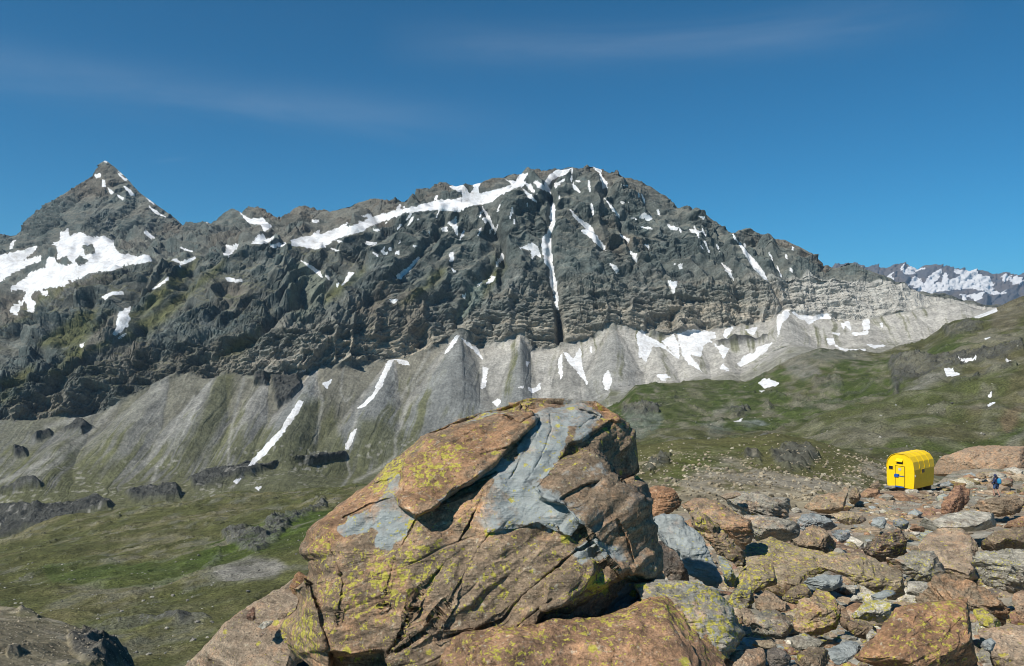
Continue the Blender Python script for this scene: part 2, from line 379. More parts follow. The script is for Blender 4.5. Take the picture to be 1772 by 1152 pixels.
# weights of the zones
Wt = 1-sstep(2.94, 3.06, T+.05*fbm(X/60, Y/60, Z/60, 3, seed=3))      # talus and below
Wcl = sstep(2.96, 3.05, T)*(1-sstep(3.95, 4.3, T))                      # cliff band
Wr = 1-Wt
Wbk = sstep(8.0, 8.2, T)
N0 = normals(X, Y, Z); N0 = np.where((N0[..., 1:2] > 0) & (T[..., None] < 8), -N0, N0); N0[..., 2] = np.abs(N0[..., 2])
# down-slope running gullies: fan out from the summit
kx = np.interp(px, [-300, 250, 650, 900, 1000, 1150, 1500], [.95, .9, .75, .25, -.05, -.45, -.45])
s_ = (px+kx*(py-300))*2.1
n_big = ridged(X/520, Y/520, Z/620, 4, seed=1)
n_gul = ridged(s_/190, py/210., Y/1500, 5, seed=2)
n_mid = ridged(X/120, Y/120, Z/120, 5, seed=4)
n_fin = fbm(X/34, Y/34, Z/34, 4, .6, seed=5)
flut = ridged(px*2/74+1.6*fbm(X/180, Y/180, Z/180, 3, seed=28), Z/420, Y/900, 5, seed=6)
warp = fbm(X/200, Y/200, Z/200, 4, seed=8)
tilt = Z+.10*X+28*warp
def terr(h, p): q = h/p; f = q-np.floor(q); return (np.abs(f*2-1)**.6-.5)
strata = terr(tilt, 46)*.6+terr(tilt+13, 21)*.4; thin = terr(tilt+6*warp, 11)
amp_r = np.interp(px, [0, 1300, 1480, 1650], [1, 1, .6, .3])
n_rib = ridged(s_/62, py/95., Y/700, 5, .6, seed=14); n_led = ridged(X/95, Y/95, (Z+.1*X)/30, 5, .6, seed=13); n_cr = ridged(X/40, Y/40, Z/32, 4, .6, seed=17)
wl1 = fbm(X/330, Y/330, Z/330, 3, seed=24); wl2 = fbm(X/120, Y/120, Z/120, 3, seed=25)
pos = lambda a: np.clip(a, 0, 1)**1.5
n_cr2 = ridged(s_/9, py/21., Z/40, 3, .6, seed=18)
ribs = 44*(tri(s_/215+1.3*wl1)-.5)*(.6+.9*np.clip(wl2+.4, 0, 1))+24*(tri((s_+.5*(py-300))/90+1.2*wl2+.5*wl1)-.5)
fc1 = facet(s_/120, py/105., Z/300, 2, .45, seed=3); fc2 = facet(X/75, Y/75, Z/17, 3, .5, seed=4); fc3 = facet(X/22, Y/22, Z/11, 2, .5, seed=6)
k2 = np.interp(px, [0, 500, 900, 1050, 1500], [.62, .6, .35, -.08, .12])
def ledge_wave(per, w, cut): # smooth ramps that end in cliffs
    u = (py+k2*(px-900)*1.0+w)/per; f = u-np.floor(u)
    return np.where(f < cut, f/cut, (1-f)/(1-cut)), sstep(cut-.08, cut+.02, f)*(1-sstep(.97, 1, f))
L1, K1 = ledge_wave(64, 62*wl1+26*wl2, .62); L2, K2 = ledge_wave(25, 40*wl1+34*wl2, .6)
g1 = sstep(-.35, .2, fbm(X/240, Y/240, Z/240, 3, seed=26)); g2 = sstep(-.3, .3, fbm(X/130, Y/130, Z/130, 3, seed=27))
cliff = np.clip(.25+K1*g1+.7*K2*g2+.9*Wcl, 0, 1.2)
skyf = 1-np.interp(px, [300, 330], [.82, .7])*sstep(6.7, 7.7, T)
disp = Wr*amp_r*(24*n_big*(1-.6*Wcl)*skyf+24*n_gul*(1-.4*Wcl)*skyf+ribs*skyf*(1-.4*Wcl)+36*fc1*skyf+(30*(L1-.5)*g1*skyf+13*(L2-.5)*g2)*(1-.75*Wcl)
                 +cliff*(13*fc2+6*fc3-12*pos(n_cr)-9*pos(n_cr2)+8*n_led+strata*(9+11*g2)+3.2*thin)+2*n_fin+30*flut*Wcl*np.interp(px, [380, 520], [.35, 1])-8)
# couloirs carved where the snow tongues lie
for view, s, wd, dp in [(2, '1460,85 1330,135 1300,220 1318,300 1300,440 1300,560 1330,720 1345,860 1350,980', 6, 42), (2, '1400,300 1500,410 1590,530', 5, 26), (2, '1490,90 1570,200 1640,360 1700,520', 4, 18),
                        (3, '610,350 690,460 760,545 825,650', 5, 30), (2, '840,350 780,420 700,480 600,610 520,690', 6, 30), (2, '1180,200 1240,290 1300,440', 4, 18), (2, '965,300 1050,460 1060,560 900,720 840,900', 7, 34),
                        (1, '1700,680 1420,830 1250,960 980,1060', 9, 40), (1, '1180,500 900,760 650,960 420,1100', 9, 34), (3, '150,260 205,400 230,470 200,560', 4, 18), (3, '570,470 620,545 650,640', 4, 16), (3,'350,560 380,640 370,720',4,18)]:
    d = ldist(px+4*warp, py, pts(view, s), wd*4)
    disp -= dp*np.exp(-(d/wd)**2)*Wr
# big buttress shadows: recessed alcoves in the cliff
for view, s, dp in [(2, '1340,850 1370,980 1345,1010 1325,930', 45), (2, '500,960 690,910 700,990 600,1050 480,1070 390,1075 380,1010', 26), (2, '400,330 500,350 770,335 780,400 700,400 540,480 480,460', 30), (3, '270,690 400,660 380,740 260,750', 30), (3, '840,480 1000,490 1180,540 1140,550 830,545', 14)]:
    disp -= dp*pmask(px+5*warp, py+5*n_fin, pts(view, s), 5)
# talus cones
cones = [(795, 578, .60, -.16, 50), (680, 621, .46, -.35, 46), (545, 640, .42, -.42, 40), (905, 582, .30, -.1, 34), (1060, 563, .55, .02, 44), (1356, 536, .80, .10, 55), (1130, 590, .45, .25, 26), (1200, 590, .5, .1, 24), (1255, 585, .5, 0, 24), (975, 600, .35, .15, 22),
         (385, 642, .5, -.45, 34), (290, 650, .5, -.65, 36), (1500, 553, .9, .2, 20), (1580, 545, .9, .2, 16), (160, 715, .5, -.8, 30), (460, 660, .35, -.4, 26)]
cm = np.zeros(px.shape); rim = np.zeros(px.shape); cb = np.zeros(px.shape); cnw = fbm(X/110, Y/110, Z/110, 3, seed=15)
for ax, ay, w, lean, h in cones:
    dy = py-ay; g = np.clip(dy, 0, None); a_ = np.abs(px-ax-lean*g)/(w*g+5)
    c = (np.sqrt(1+.12)-np.sqrt(np.clip(a_, 0, 1)**2+.12))/.712*(1-sstep(110, 200, dy))
    cb = np.maximum(cb, np.clip(c, 0, 1)*np.minimum(h*.8, w*g*.62)); a2 = a_+.14*fbm(px/9, py/26, 0*px, 3, seed=33)
    cm = np.maximum(cm, sstep(1.08, .92, a2)*(g > 0)*(1-sstep(150, 230, dy))); rim = np.maximum(rim, np.exp(-((a2-1)/.09)**2)*sstep(3, 25, g)*(1-sstep(80, 170, dy)))
tal = Wt*(1-Wbk)
wob = 14*fbm(X/150, Y/150, Z/150, 3, seed=16)
s2 = wob+px+np.interp(px, [0, 400, 800, 1000, 1300], [.8, .55, .25, .0, -.2])*(py-600)
streak = fbm(s2/9, py/130, 0*px+3.3, 4, .6, seed=9)
runnel = ridged(s2/16, py/160, 0*px+1.3, 3, seed=10)
disp += tal*(cb+1.6*streak+2.0*n_fin*sstep(1.2, 1.9, T)-2.2*np.clip(runnel-.4, 0, 1)*sstep(3.0, 2.4, T)+5*cnw)
# crag bands at the foot of the slope on the left
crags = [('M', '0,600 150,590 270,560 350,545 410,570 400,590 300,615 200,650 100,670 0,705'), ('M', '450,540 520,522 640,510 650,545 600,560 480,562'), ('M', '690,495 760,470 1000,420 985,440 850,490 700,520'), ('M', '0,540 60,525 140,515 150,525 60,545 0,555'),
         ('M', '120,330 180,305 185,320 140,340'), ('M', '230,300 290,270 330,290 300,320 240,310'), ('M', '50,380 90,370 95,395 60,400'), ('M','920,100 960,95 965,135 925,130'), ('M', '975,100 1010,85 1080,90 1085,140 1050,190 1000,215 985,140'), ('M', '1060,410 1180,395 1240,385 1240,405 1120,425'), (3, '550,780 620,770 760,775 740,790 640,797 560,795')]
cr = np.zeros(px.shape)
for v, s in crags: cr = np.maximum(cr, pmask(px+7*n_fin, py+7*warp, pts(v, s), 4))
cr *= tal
disp += cr*(14*n_mid+12*n_fin+14)
# snow
MS = [(1, '300,440 335,420 350,455 400,435 440,455 530,460 565,480 570,510 590,545 660,550 690,560 740,540 755,580 700,590 640,600 540,630 450,640 370,680 300,710 250,710 170,730 150,760 180,790 165,835 140,830 130,790 100,810 85,850 50,840 60,805 110,770 140,730 60,730 50,715 130,665 150,640 230,610 235,565 265,560 290,590 280,500 250,495 270,485 300,480'),
(1, '0,550 60,540 150,515 180,510 175,530 110,580 200,555 205,575 130,610 60,640 0,690 -60,720 -60,590'), (1, '715,435 735,430 770,465 765,472 740,460'), (1, '855,575 880,570 900,585 970,560 975,565 900,605 890,590'), (1, '900,512 960,530 955,537 905,518'),
(1, '1115,550 1130,505 1185,495 1180,520 1140,555'), (1, '1195,335 1240,370 1310,370 1355,410 1320,430 1300,400 1245,390 1210,360'), (1, '1250,495 1290,450 1315,450 1320,475 1380,455 1330,490'), (1, '1345,500 1420,488 1410,505 1360,512'),
(1, '590,840 620,820 655,805 640,840 650,870 640,900 600,935 555,965 575,920'), (1, '575,975 630,935 635,940 580,978'), (1, '505,762 560,735 615,735 615,744 570,747 520,770'), (1, '755,725 800,690 840,655 840,672 800,703'), (1, '205,735 235,730 240,750 220,755'),
(1, '512,68 538,72 532,88 516,82'), (1, '585,130 610,150 638,182 620,178 593,150'), (1, '470,145 505,150 500,163 470,160'), (1, '511,175 523,180 523,207 511,207'), (1, '538,215 567,240 560,250 545,232'), (1, '578,250 616,265 610,275'), (1, '618,208 650,225 672,252 655,250'), (1, '718,240 747,262 768,297 745,282'), (1, '740,306 780,333 828,362 770,340'),
(1, '1118,662 1165,670 1207,675 1205,683 1140,682'), (1, '1500,578 1545,603 1590,628 1607,662 1580,643'), (1, '48,522 58,480 74,474 62,518'), (1, '400,1000 420,988 420,1000 405,1008'), (1, '1030,378 1045,378 1042,388 1032,388'), (1, '1555,375 1590,373 1590,384 1560,386'),
(2, '10,475 110,455 160,420 150,450 220,430 280,395 270,420 330,400 450,350 570,320 660,300 735,280 860,270 860,235 800,210 850,198 880,215 900,250 920,215 915,190 955,190 945,215 950,245 1040,225 1110,200 1080,175 1130,185 1150,145 1190,145 1160,180 1200,195 1130,215 1070,235 1000,290 900,305 850,335 780,330 740,325 640,335 580,340 500,370 400,405 370,430 240,465 180,510 130,520 20,500'),
(2, '370,480 400,485 440,492 400,505'), (2, '345,358 410,347 405,362'), (2, '1215,180 1245,185 1285,215 1270,195 1300,150 1330,130 1420,100 1380,145 1330,165 1290,205 1310,250 1290,235 1240,215'), (2, '1320,195 1375,172 1345,200 1325,208'), (2, '1180,200 1200,195 1235,245 1210,235'), (2, '1158,213 1190,238 1242,290 1200,268'),
(2, '1310,290 1327,295 1327,360 1313,430 1303,450 1308,520 1313,590 1332,680 1340,760 1344,830 1330,812 1320,740 1303,690 1298,620 1278,590 1260,510 1265,460 1290,440 1303,400'), (2, '1150,515 1210,490 1240,510 1255,560 1230,545 1215,570 1205,525 1170,515'),
(2, '1400,320 1440,365 1500,400 1530,450 1585,520 1570,525 1510,470 1455,430 1480,420 1430,370'), (2, '1410,195 1435,210 1448,235 1425,225'), (2, '1490,90 1530,110 1555,130 1560,160 1585,190 1585,215 1565,220 1560,180 1545,140'), (2, '1573,268 1612,310 1648,362 1620,342'), (2, '1650,448 1697,470 1690,482'), (2, '1600,593 1642,618 1642,637 1610,612'),
(2, '540,650 600,610 645,560 652,566 600,627 560,667 540,667'), (2, '795,390 825,370 838,355 836,390 842,452 815,412'), (2, '760,420 790,412 790,430 770,430'), (2, '804,538 822,536 820,577 802,580'), (2, '1030,590 1060,545 1077,555 1055,587 1035,607'), (2, '985,690 1010,655 1027,660 1000,692'), (2, '265,700 300,635 327,640 285,684'), (2, '495,770 550,768 525,792'),
(2, '953,358 992,375 980,387'), (2, '963,308 987,340 1028,422 1010,407 983,360'), (2, '865,750 881,745 879,772'), (2, '230,690 246,688 241,707'), (2, '184,654 202,654 199,677'), (2, '808,613 837,630 815,640'), (2, '925,690 960,688 940,705'), (2,'530,535 550,530 548,545 532,545'),(2,'470,535 490,535 490,550 472,550'),(2,'410,530 445,548 440,556'),(2,'210,515 245,525 235,532'),
(3, '613,353 640,388 680,438 720,478 757,542 735,527 703,495 663,437 648,410'), (3, '573,473 602,490 622,542 603,522'), (3, '355,540 392,545 382,602 370,570'), (3, '384,474 413,476 411,492'), (3, '358,318 397,328 392,342 366,334'), (3, '245,285 270,272 297,290 280,302'), (3, '168,358 207,375 201,387'), (3, '205,425 234,435 232,467'), (3, '253,388 282,400 282,414'), (3, '128,478 162,495 156,510'), (3,'440,335 465,342 455,350'),(3,'480,285 505,288 500,295'),
(3, '232,755 250,735 270,760 330,790 400,850 370,830 330,800 300,800 270,860 245,840'), (3, '335,780 380,755 400,790 405,850 375,820'), (3, '395,750 460,735 545,745 545,765 520,775 550,800 580,800 600,810 580,850 545,790 520,780 495,800 490,840 440,830 480,880 490,900 440,870 415,835'),
(3, '575,760 590,735 615,728 590,770'), (3, '665,735 712,725 695,758'), (3, '790,680 830,655 845,675 810,710 795,765'), (3, '842,660 880,680 935,682 990,670 1005,690 965,690 920,708 880,690'), (3, '635,870 660,840 700,830 715,805 770,788 740,825 680,865 645,880'), (3, '565,890 575,870 600,895 585,897'),
(3, '1130,700 1158,698 1158,730 1135,732'), (3, '1060,705 1075,705 1090,735 1080,742'), (3, '1090,750 1150,742 1150,752 1100,758'), (3, '985,768 1015,770 1020,790 1000,795'), (3, '1005,747 1040,750 1035,758'), (3, '1045,710 1058,712 1055,728'), (3, '1199,711 1211,711 1209,726'), (3, '1150,795 1230,797 1180,808'), (3, '1020,798 1060,813 1140,816 1140,824 1070,824'),
(3, '100,930 120,898 137,935 118,978 105,965'), (3, '215,985 245,965 240,995 222,1000'), (3, '315,915 350,912 370,925 345,925 350,940 330,935'),
(5, '935,130 985,50 1000,50 960,115'), (5, '1000,52 1030,78 1080,112 1102,157 1080,132 1040,98'), (5, '1105,190 1128,195 1110,280 1095,285'), (5, '555,370 620,310 690,160 715,155 690,200 660,270 620,330 575,365'), (5, '715,155 775,165 780,182 740,175'), (5, '500,545 525,480 550,460 535,500 515,550'),
(5, '72,625 130,555 220,460 280,360 300,338 316,342 300,380 240,460 160,560 100,612'), (5, '400,262 440,248 420,282'), (5, '300,212 330,194 326,208'), (5, '1455,125 1475,130 1500,155 1530,100 1535,170 1560,262 1520,215 1480,165'), (5, '1432,165 1450,130 1450,235 1440,240'), (5, '1630,230 1650,205 1668,250 1645,290 1635,270'), (5, '1300,280 1330,285 1355,260 1355,285 1325,300 1305,295'), (5, '1255,278 1280,275 1265,298'), (5, '1290,165 1305,168 1297,188'), (5, '1145,345 1165,328 1180,335 1165,362'), (5, '5,690 45,675 25,702'), (5, '105,720 132,714 120,731'), (5,'1570,100 1582,100 1580,125')]
MS = [pts(v, s) for v, s in MS]
_r = np.random.RandomState(31)
for _ in range(75):      # thin late-season streaks lying in the gullies of the summit face and along its ledges
    x = _r.uniform(560, 1400); y0 = float(np.interp(x, MX, sk_S(MX)))+8; y = _r.uniform(y0, y0+150)*.55+y0*.45
    if y > 505: continue
    kk = float(np.interp(x, [250, 650, 900, 1000, 1150, 1500], [.9, .75, .25, -.05, -.45, -.45])); l = _r.uniform(2, 11); w = _r.uniform(.7, 1.7)
    dx, dy = (-kk, 1) if _r.rand() < .85 else (1, .12); n = math.hypot(dx, dy); dx, dy = dx/n*l, dy/n*l
    MS.append(np.array([(x-dx, y-dy), (x-dy/l*w, y+dx/l*w), (x+dx, y+dy), (x+dy/l*w, y-dx/l*w)]))
HOLES = [pts(1, s) for s in ('285,580 330,560 360,590 330,600', '375,580 400,555 435,580 400,600', '415,510 460,500 470,540 430,545')]
sw = 3.6*fbm(px/6, py/6, 0*px, 4, .65, seed=12)+1.0
px0, py0 = px, py; fade = np.clip((9.4-T)/1.2, 0, 1)
px, py = proj(X+N0[..., 0]*disp*fade, Y+N0[..., 1]*disp*fade, Z+N0[..., 2]*disp*fade)
ident = snow_ids(px, py, MS, sw, HOLES); ident[T > 8.3] = -1
sm = (ident >= 0).astype(float)
for _ in range(14):
    sm[1:-1, 1:-1] = .2*(sm[1:-1, 1:-1]+sm[:-2, 1:-1]+sm[2:, 1:-1]+sm[1:-1, :-2]+sm[1:-1, 2:])
sm = np.clip(sm*1.5, 0, 1); dlow = disp.copy()
for _ in range(24):
    dlow[1:-1, 1:-1] = .2*(dlow[1:-1, 1:-1]+dlow[:-2, 1:-1]+dlow[2:, 1:-1]+dlow[1:-1, :-2]+dlow[1:-1, 2:])
disp = disp+(dlow-disp)*sm*.85
disp *= fade
X2 = X+N0[..., 0]*disp; Y2 = Y+N0[..., 1]*disp; Z2 = Z+N0[..., 2]*disp
px, py = proj(X2, Y2, Z2); ident = snow_ids(px, py, MS, sw, HOLES); ident[T > 8.3] = -1
N = normals(X2, Y2, Z2); nz = np.abs(N[..., 2])
# colour of the ground, darker along the incised cracks
cn = fbm(X/260, Y/260, Z/260, 4, seed=21); cn2 = fbm(X/70, Y/70, Z/70, 4, seed=22); cs = fbm(X/900, Y/900, (Z+.1*X+20*warp)/24, 5, .7, seed=23)
green = np.array((.084, .099, .092)); brown = np.array((.120, .108, .088)); grey = np.array((.125, .132, .124))
C = np.broadcast_to(green, X.shape+(3,)).copy()
C = mixc(C, brown, sstep(-.1, .4, cn+.45*sstep(5.6, 7.6, T)*sstep(380, 480, px)+.3*cs-.15))
C = mixc(C, grey, sstep(.1, .5, cn2)*.6)
C *= (1+.55*cs+.3*n_fin-.35*pos(n_cr2)+.25*fc2)[..., None]
ledge = sstep(.62, .8, nz+.1*cn2)
C = mixc(C, (.145, .145, .122), np.clip(ledge*.5+.45*(1-cliff)*sstep(-.3, .3, cn2+.2), 0, 1)*Wr*(1-Wcl))
tanw = sstep(.0, .5, Wcl*np.interp(px, [0, 350, 480, 700, 2000], [.35, .4, .75, 1, 1])+.5*cn2*Wcl-.15)*Wcl
C = mixc(C, (.36, .32, .255), tanw*.95*(1-.6*sstep(-.3, .3, cs))*(1-.6*sstep(3.35, 3.75, T+.3*cn2)))
pale = Wcl*sstep(1250, 1420, px); C = mixc(C, (.38, .365, .33), pale*.85*(1+.3*cs))
# grassy ramps on the left spurs
GR = np.zeros(px.shape)
for v, s in [(1, '1130,570 1010,650 900,740 760,840 640,900 600,980 700,950 830,880 930,770 1000,700 1110,620'), (1, '990,560 850,640 740,760 640,860 620,900 800,800 870,720 960,620'), (1, '560,980 400,1010 300,1060 230,1130 320,1150 430,1060 560,1000'), (1, '180,790 300,740 320,700 240,720 160,780 60,880 120,870'), (1, '1300,900 1200,950 1080,1070 1200,1040 1290,960'), (2, '180,760 330,640 380,600 370,640 260,760 180,800'), (1,'400,820 560,830 540,920 350,1040 200,1000 330,880'), (2,'1020,560 1080,600 1000,720 900,820 860,850 960,700'),(2,'700,640 780,620 760,660 640,760 560,800'), ('M','0,120 120,60 110,110 40,190 0,200')]:
    GR = np.maximum(GR, pmask(px+9*cn2, py+9*warp, pts(v, s), 9))
GR *= Wr; C = mixc(C, (.098, .10, .040), GR*.85*sstep(-.5, .3, cn2+.25))
gl = sstep(.66, .84, nz)*sstep(-.1, .3, cn)*np.interp(px, [0, 500, 900], [1, .8, .2])*(T < 5)*Wr; C = mixc(C, (.095, .10, .045), gl*.6)
for v, s, c in [(2, '930,680 990,690 960,760 880,860 830,880 835,850 900,720', (.16, .19, .165)), (1, '1500,590 1560,620 1620,740 1600,800 1480,900 1440,860 1560,760', (.14, .15, .12)), (1, '0,740 60,760 120,860 0,900', (.14, .125, .10)), (1, '560,840 590,830 560,960 420,1030 450,960', (.15, .14, .115)), (2,'0,600 60,590 170,640 190,740 60,800 0,820',(.13,.145,.115))]:
    C = mixc(C, c, pmask(px+4*cn2, py+4*warp, pts(v, s), 5)*.85*Wr)
# talus: grey on the cones, pale limestone debris to the right and at the top, turf towards the foot
tp = np.interp(px, [0, 500, 700, 1000, 1100, 1700], [0, .25, .2, .55, 1, 1])
Ct = np.broadcast_to(np.array((.158, .158, .143)), X.shape+(3,)).copy()
Ct = mixc(Ct, (.34, .325, .29), np.clip(tp*.9+.35*streak-.05*cn, 0, 1))
Ct = mixc(Ct, (.31, .29, .25), sstep(2.72, 2.95, T)*.75*sstep(430, 560, px))
for ax, ay, w, lean, h in cones[:6]:
    g = np.clip(py-ay, 0, None); Ct = mixc(Ct, (.165, .172, .165), sstep(.1, .35, 1-np.abs(px-ax-lean*g)/(w*g+3))*(g > 2)*.8*np.interp(ax, [1000, 1100], [1, .25]))
Ct = mixc(Ct, (.125, .118, .082), (1-cm)*sstep(860, 700, px)*sstep(60, 260, px)*.65)
Ct = mixc(Ct, (.37, .355, .32), (1-cm)*sstep(800, 900, px)*sstep(2.1, 2.4, T)*.6)
Ct = mixc(Ct, (.10, .10, .09), rim*.4*sstep(1250, 1050, px))
Ct = mixc(Ct, (.10, .10, .058), sstep(330, 120, px)*sstep(-.4, .2, streak+.5*cn2+.2)*.6)
gt = sstep(.0, .5, (2.62-T)*np.interp(px, [-100, 150, 420, 600, 760, 900, 1000], [1.1, .8, 1.3, 1.6, .6, .2, 0])+.9*streak+.4*cn2-.1)
gt = np.maximum(gt, sstep(1.75, 1.35, T+.25*cn2)*np.interp(px, [900, 1150], [1, .45]))
for v, s in [('M', '780,90 850,90 830,200 800,280 730,380 700,420 640,400 720,260'), (5, '300,370 340,330 420,330 360,480 250,560 150,600 90,620'), ('M', '1090,200 1130,190 1160,260 1200,200 1230,330 1220,390 1060,400 960,430 1020,340'), (5, '560,420 680,420 760,520 640,600 520,640')]:
    gt = np.maximum(gt, .9*pmask(px+7*streak, py+7*cn2, pts(v, s), 10))
Ct = mixc(Ct, (.085, .088, .04), np.clip(gt, 0, 1)*.85)
Ct *= (1+.22*streak+.12*cn2)[..., None]
tr = np.zeros(px.shape)
for s, w in [('960,80 900,160 800,270 760,400 720,500 715,580 640,640 540,690', 6), ('555,370 540,440 500,560 510,620 520,660 480,720', 5), ('380,280 400,340 380,450 370,520', 7), ('490,200 480,300 500,340 530,320', 4), ('0,720 30,690 60,640', 4), ('870,120 800,240 740,330', 5)]:
    tr = np.maximum(tr, np.exp(-(ldist(px+3*cn2, py, pts(5, s), w*3)/(w*.5))**2))
for s, w in [('770,110 720,200 650,330 570,430 540,510', 6), ('880,110 850,230 830,330 820,440', 5), ('170,290 330,240 420,200 330,300 200,420 60,500', 9), ('0,490 150,420 280,340 380,260', 8), ('700,180 600,330 520,420', 6)]:
    tr = np.maximum(tr, np.exp(-(ldist(px+3*cn2, py, pts('M', s), w*3)/(w*.55))**2))
Ct = mixc(Ct, (.25, .245, .22), tr*.6)
C = C*Wr[..., None]+Ct*Wt[..., None]
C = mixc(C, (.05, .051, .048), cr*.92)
sp = sstep(.35, .55, vnoise(X/9, Y/9, Z/9))*(T < 2.2)*sstep(0, .3, cn2+.2); C = mixc(C, (.30, .29, .26), sp*.5)
C = np.clip(C, .015, .6)
mountain = build_sheet('mountain', X2, Y2, Z2, C, M_MTN, ident, False)

# =================================================================== FAR RANGE
FX = columns(-70, 1842, 2.0, 900)
y_far = tab('-900:520 -60:398 0:402 12:404 30:430 60:470 400:540 1300:530 1400:470 1440:462 1447:453 1470:455 1480:453 1500:460 1520:457 1532:464 1545:458 1558:455 1566:452 1590:463 1602:459 1625:461 1640:458 1660:463 1680:467 1700:466 1715:474 1740:470 1765:476 1800:470 1850:474 2700:480')
d_far = tab('-900:9000 0:9000 200:9000 1200:21000 1800:23000 2700:23000')
X, Y, Z, T = sheet(FX, [(lambda x: np.full_like(x, 575), lambda x: d_far(x)*.72), (lambda x: np.maximum(y_far(x)+48, 505), lambda x: d_far(x)*.8), (lambda x: y_far(x)+26, lambda x: d_far(x)*.9), (y_far, d_far), (lambda x: np.full_like(x, 700), lambda x: d_far(x)*1.3)], [8, 50, 50, 12])
px, py = proj(X, Y, Z)
k = Y/23000.
n = ridged(X/2300/k, Y/2300/k, Z/1500/k, 6, .6, seed=31); nf = ridged(px/26+py/30, py/34, 0*px, 5, .6, seed=32); n3 = fbm(px/5, py/5, 0*px, 4, .6, seed=30)
env = np.clip((4.6-T)/1.0, 0, 1)*np.clip(T/.8, 0, 1)
Zd = (n*260+nf*190+90*n3-140)*k*env
N0 = normals(X, Y, Z)
X2, Y2, Z2 = X, Y-Zd*1.2, Z+Zd*.55
N = normals(X2, Y2, Z2); nz = np.abs(N[..., 2]); cs = fbm(px/22, py/9, 0*px, 5, .6, seed=33)
C = np.broadcast_to(np.array((.085, .085, .09)), X.shape+(3,)).copy(); C = mixc(C, (.14, .11, .085), sstep(0, .3, fbm(px/30, py/12, 0*px, 3, seed=34))*.5)
FS = ['1170,555 1215,545 1250,505 1255,545 1230,565', '1280,485 1320,478 1385,492 1340,505 1300,505', '1310,570 1350,555 1440,545 1460,500 1475,510 1465,540 1530,530 1500,500 1560,495 1620,520 1650,555 1700,590 1660,600 1560,570 1480,575 1400,585', '1500,600 1560,590 1620,605 1580,620 1520,612', '1075,490 1120,492 1100,505', '1680,520 1720,520 1700,540', '1730,525 1772,550 1772,558 1725,550', '1390,520 1440,505 1430,540 1380,545', '1330,530 1370,530 1340,555 1310,560','1650,590 1700,575 1690,590']
sn = np.zeros(px.shape)
ident = snow_ids(px, py, [pts(3, s) for s in FS], 5*cs+5*n3+1.5)
ident[T > 3.1] = -1
rng_far = build_sheet('far_mountains', X2, Y2, Z2, C, M_MTN, ident)

# =================================================================== HILLS AND MEADOW
HX = columns(-70, 1842, 1.4, 900)
h_y = [tab('-900:1250 0:1215 300:1180 600:1110 900:1000 1100:865 1300:850 1530:850 1772:862 2700:880'),
       tab('-900:1120 0:1085 300:1050 600:1000 900:900 1100:812 1300:800 1550:806 1772:800 2700:800'),
       tab('-900:1050 0:1012 300:985 600:925 900:850 1060:785 1100:778 1300:776 1500:783 1650:776 1772:765 2700:740'),
       tab('-900:1000 0:972 300:930 600:878 900:810 1060:756 1200:750 1300:748 1400:737 1500:706 1600:672 1700:650 1772:628 1900:600 2700:560'),
       tab('-900:990 0:962 300:915 600:868 900:800 1060:750 1200:744 1300:746 1400:748 1500:723 1600:690 1700:668 1772:647 1900:610 2700:560'),
       tab('-900:975 0:950 300:895 600:855 900:785 1060:732 1200:716 1300:702 1400:682 1500:655 1600:628 1700:600 1772:580 1900:560 2700:530'),
       tab('-900:960 -100:952 0:936 60:910 140:891 200:882 300:871 400:857 500:846 600:836 700:825 800:795 900:760 1000:730 1070:700 1100:668 1200:653 1290:651 1350:626 1420:601 1520:605 1600:582 1650:547 1700:531 1772:506 1900:480 2700:450')]
h_d = [tab('-900:200 0:240 900:280 2700:300'), tab('-900:380 0:430 900:460 2700:480'), tab('-900:600 0:650 900:650 2700:650'), tab('-900:850 0:950 900:950 2700:930'),
       tab('-900:950 0:1060 900:1080 2700:1130'), tab('-900:1150 0:1260 900:1350 1200:1450 2700:1450'), tab('-900:1350 0:1480 600:1600 900:1750 1100:1900 1600:1900 2700:1700')]
lines = list(zip(h_y, h_d))+[(lambda x: h_y[6](x)+40, lambda x: h_d[6](x)+250), (lambda x: h_y[6](x)+90, lambda x: h_d[6](x)+330)]
X, Y, Z, T = sheet(HX, lines, [60, 85, 120, 12, 95, 100, 8, 4])
Y = blur_rows(Y, 5); Z = blur_rows(Z, 5); X = (HX-CX)/F*Y
px, py = proj(X, Y, Z)
dk = Y/1000.
b1 = fbm(X/210, Y/260, 0*X, 4, .5, seed=41); b2 = fbm(X/60, Y/75, 0*X, 4, .55, seed=42); b3 = ridged(X/24, Y/24, Z/24, 4, seed=43); b4 = fbm(X/9, Y/9, Z/9, 3, .6, seed=44); b5 = ridged(X/70, Y/45, 0*X, 4, seed=48)
env = np.clip(T/.6, 0, 1)*np.clip((7-T)/.9, .12, 1)
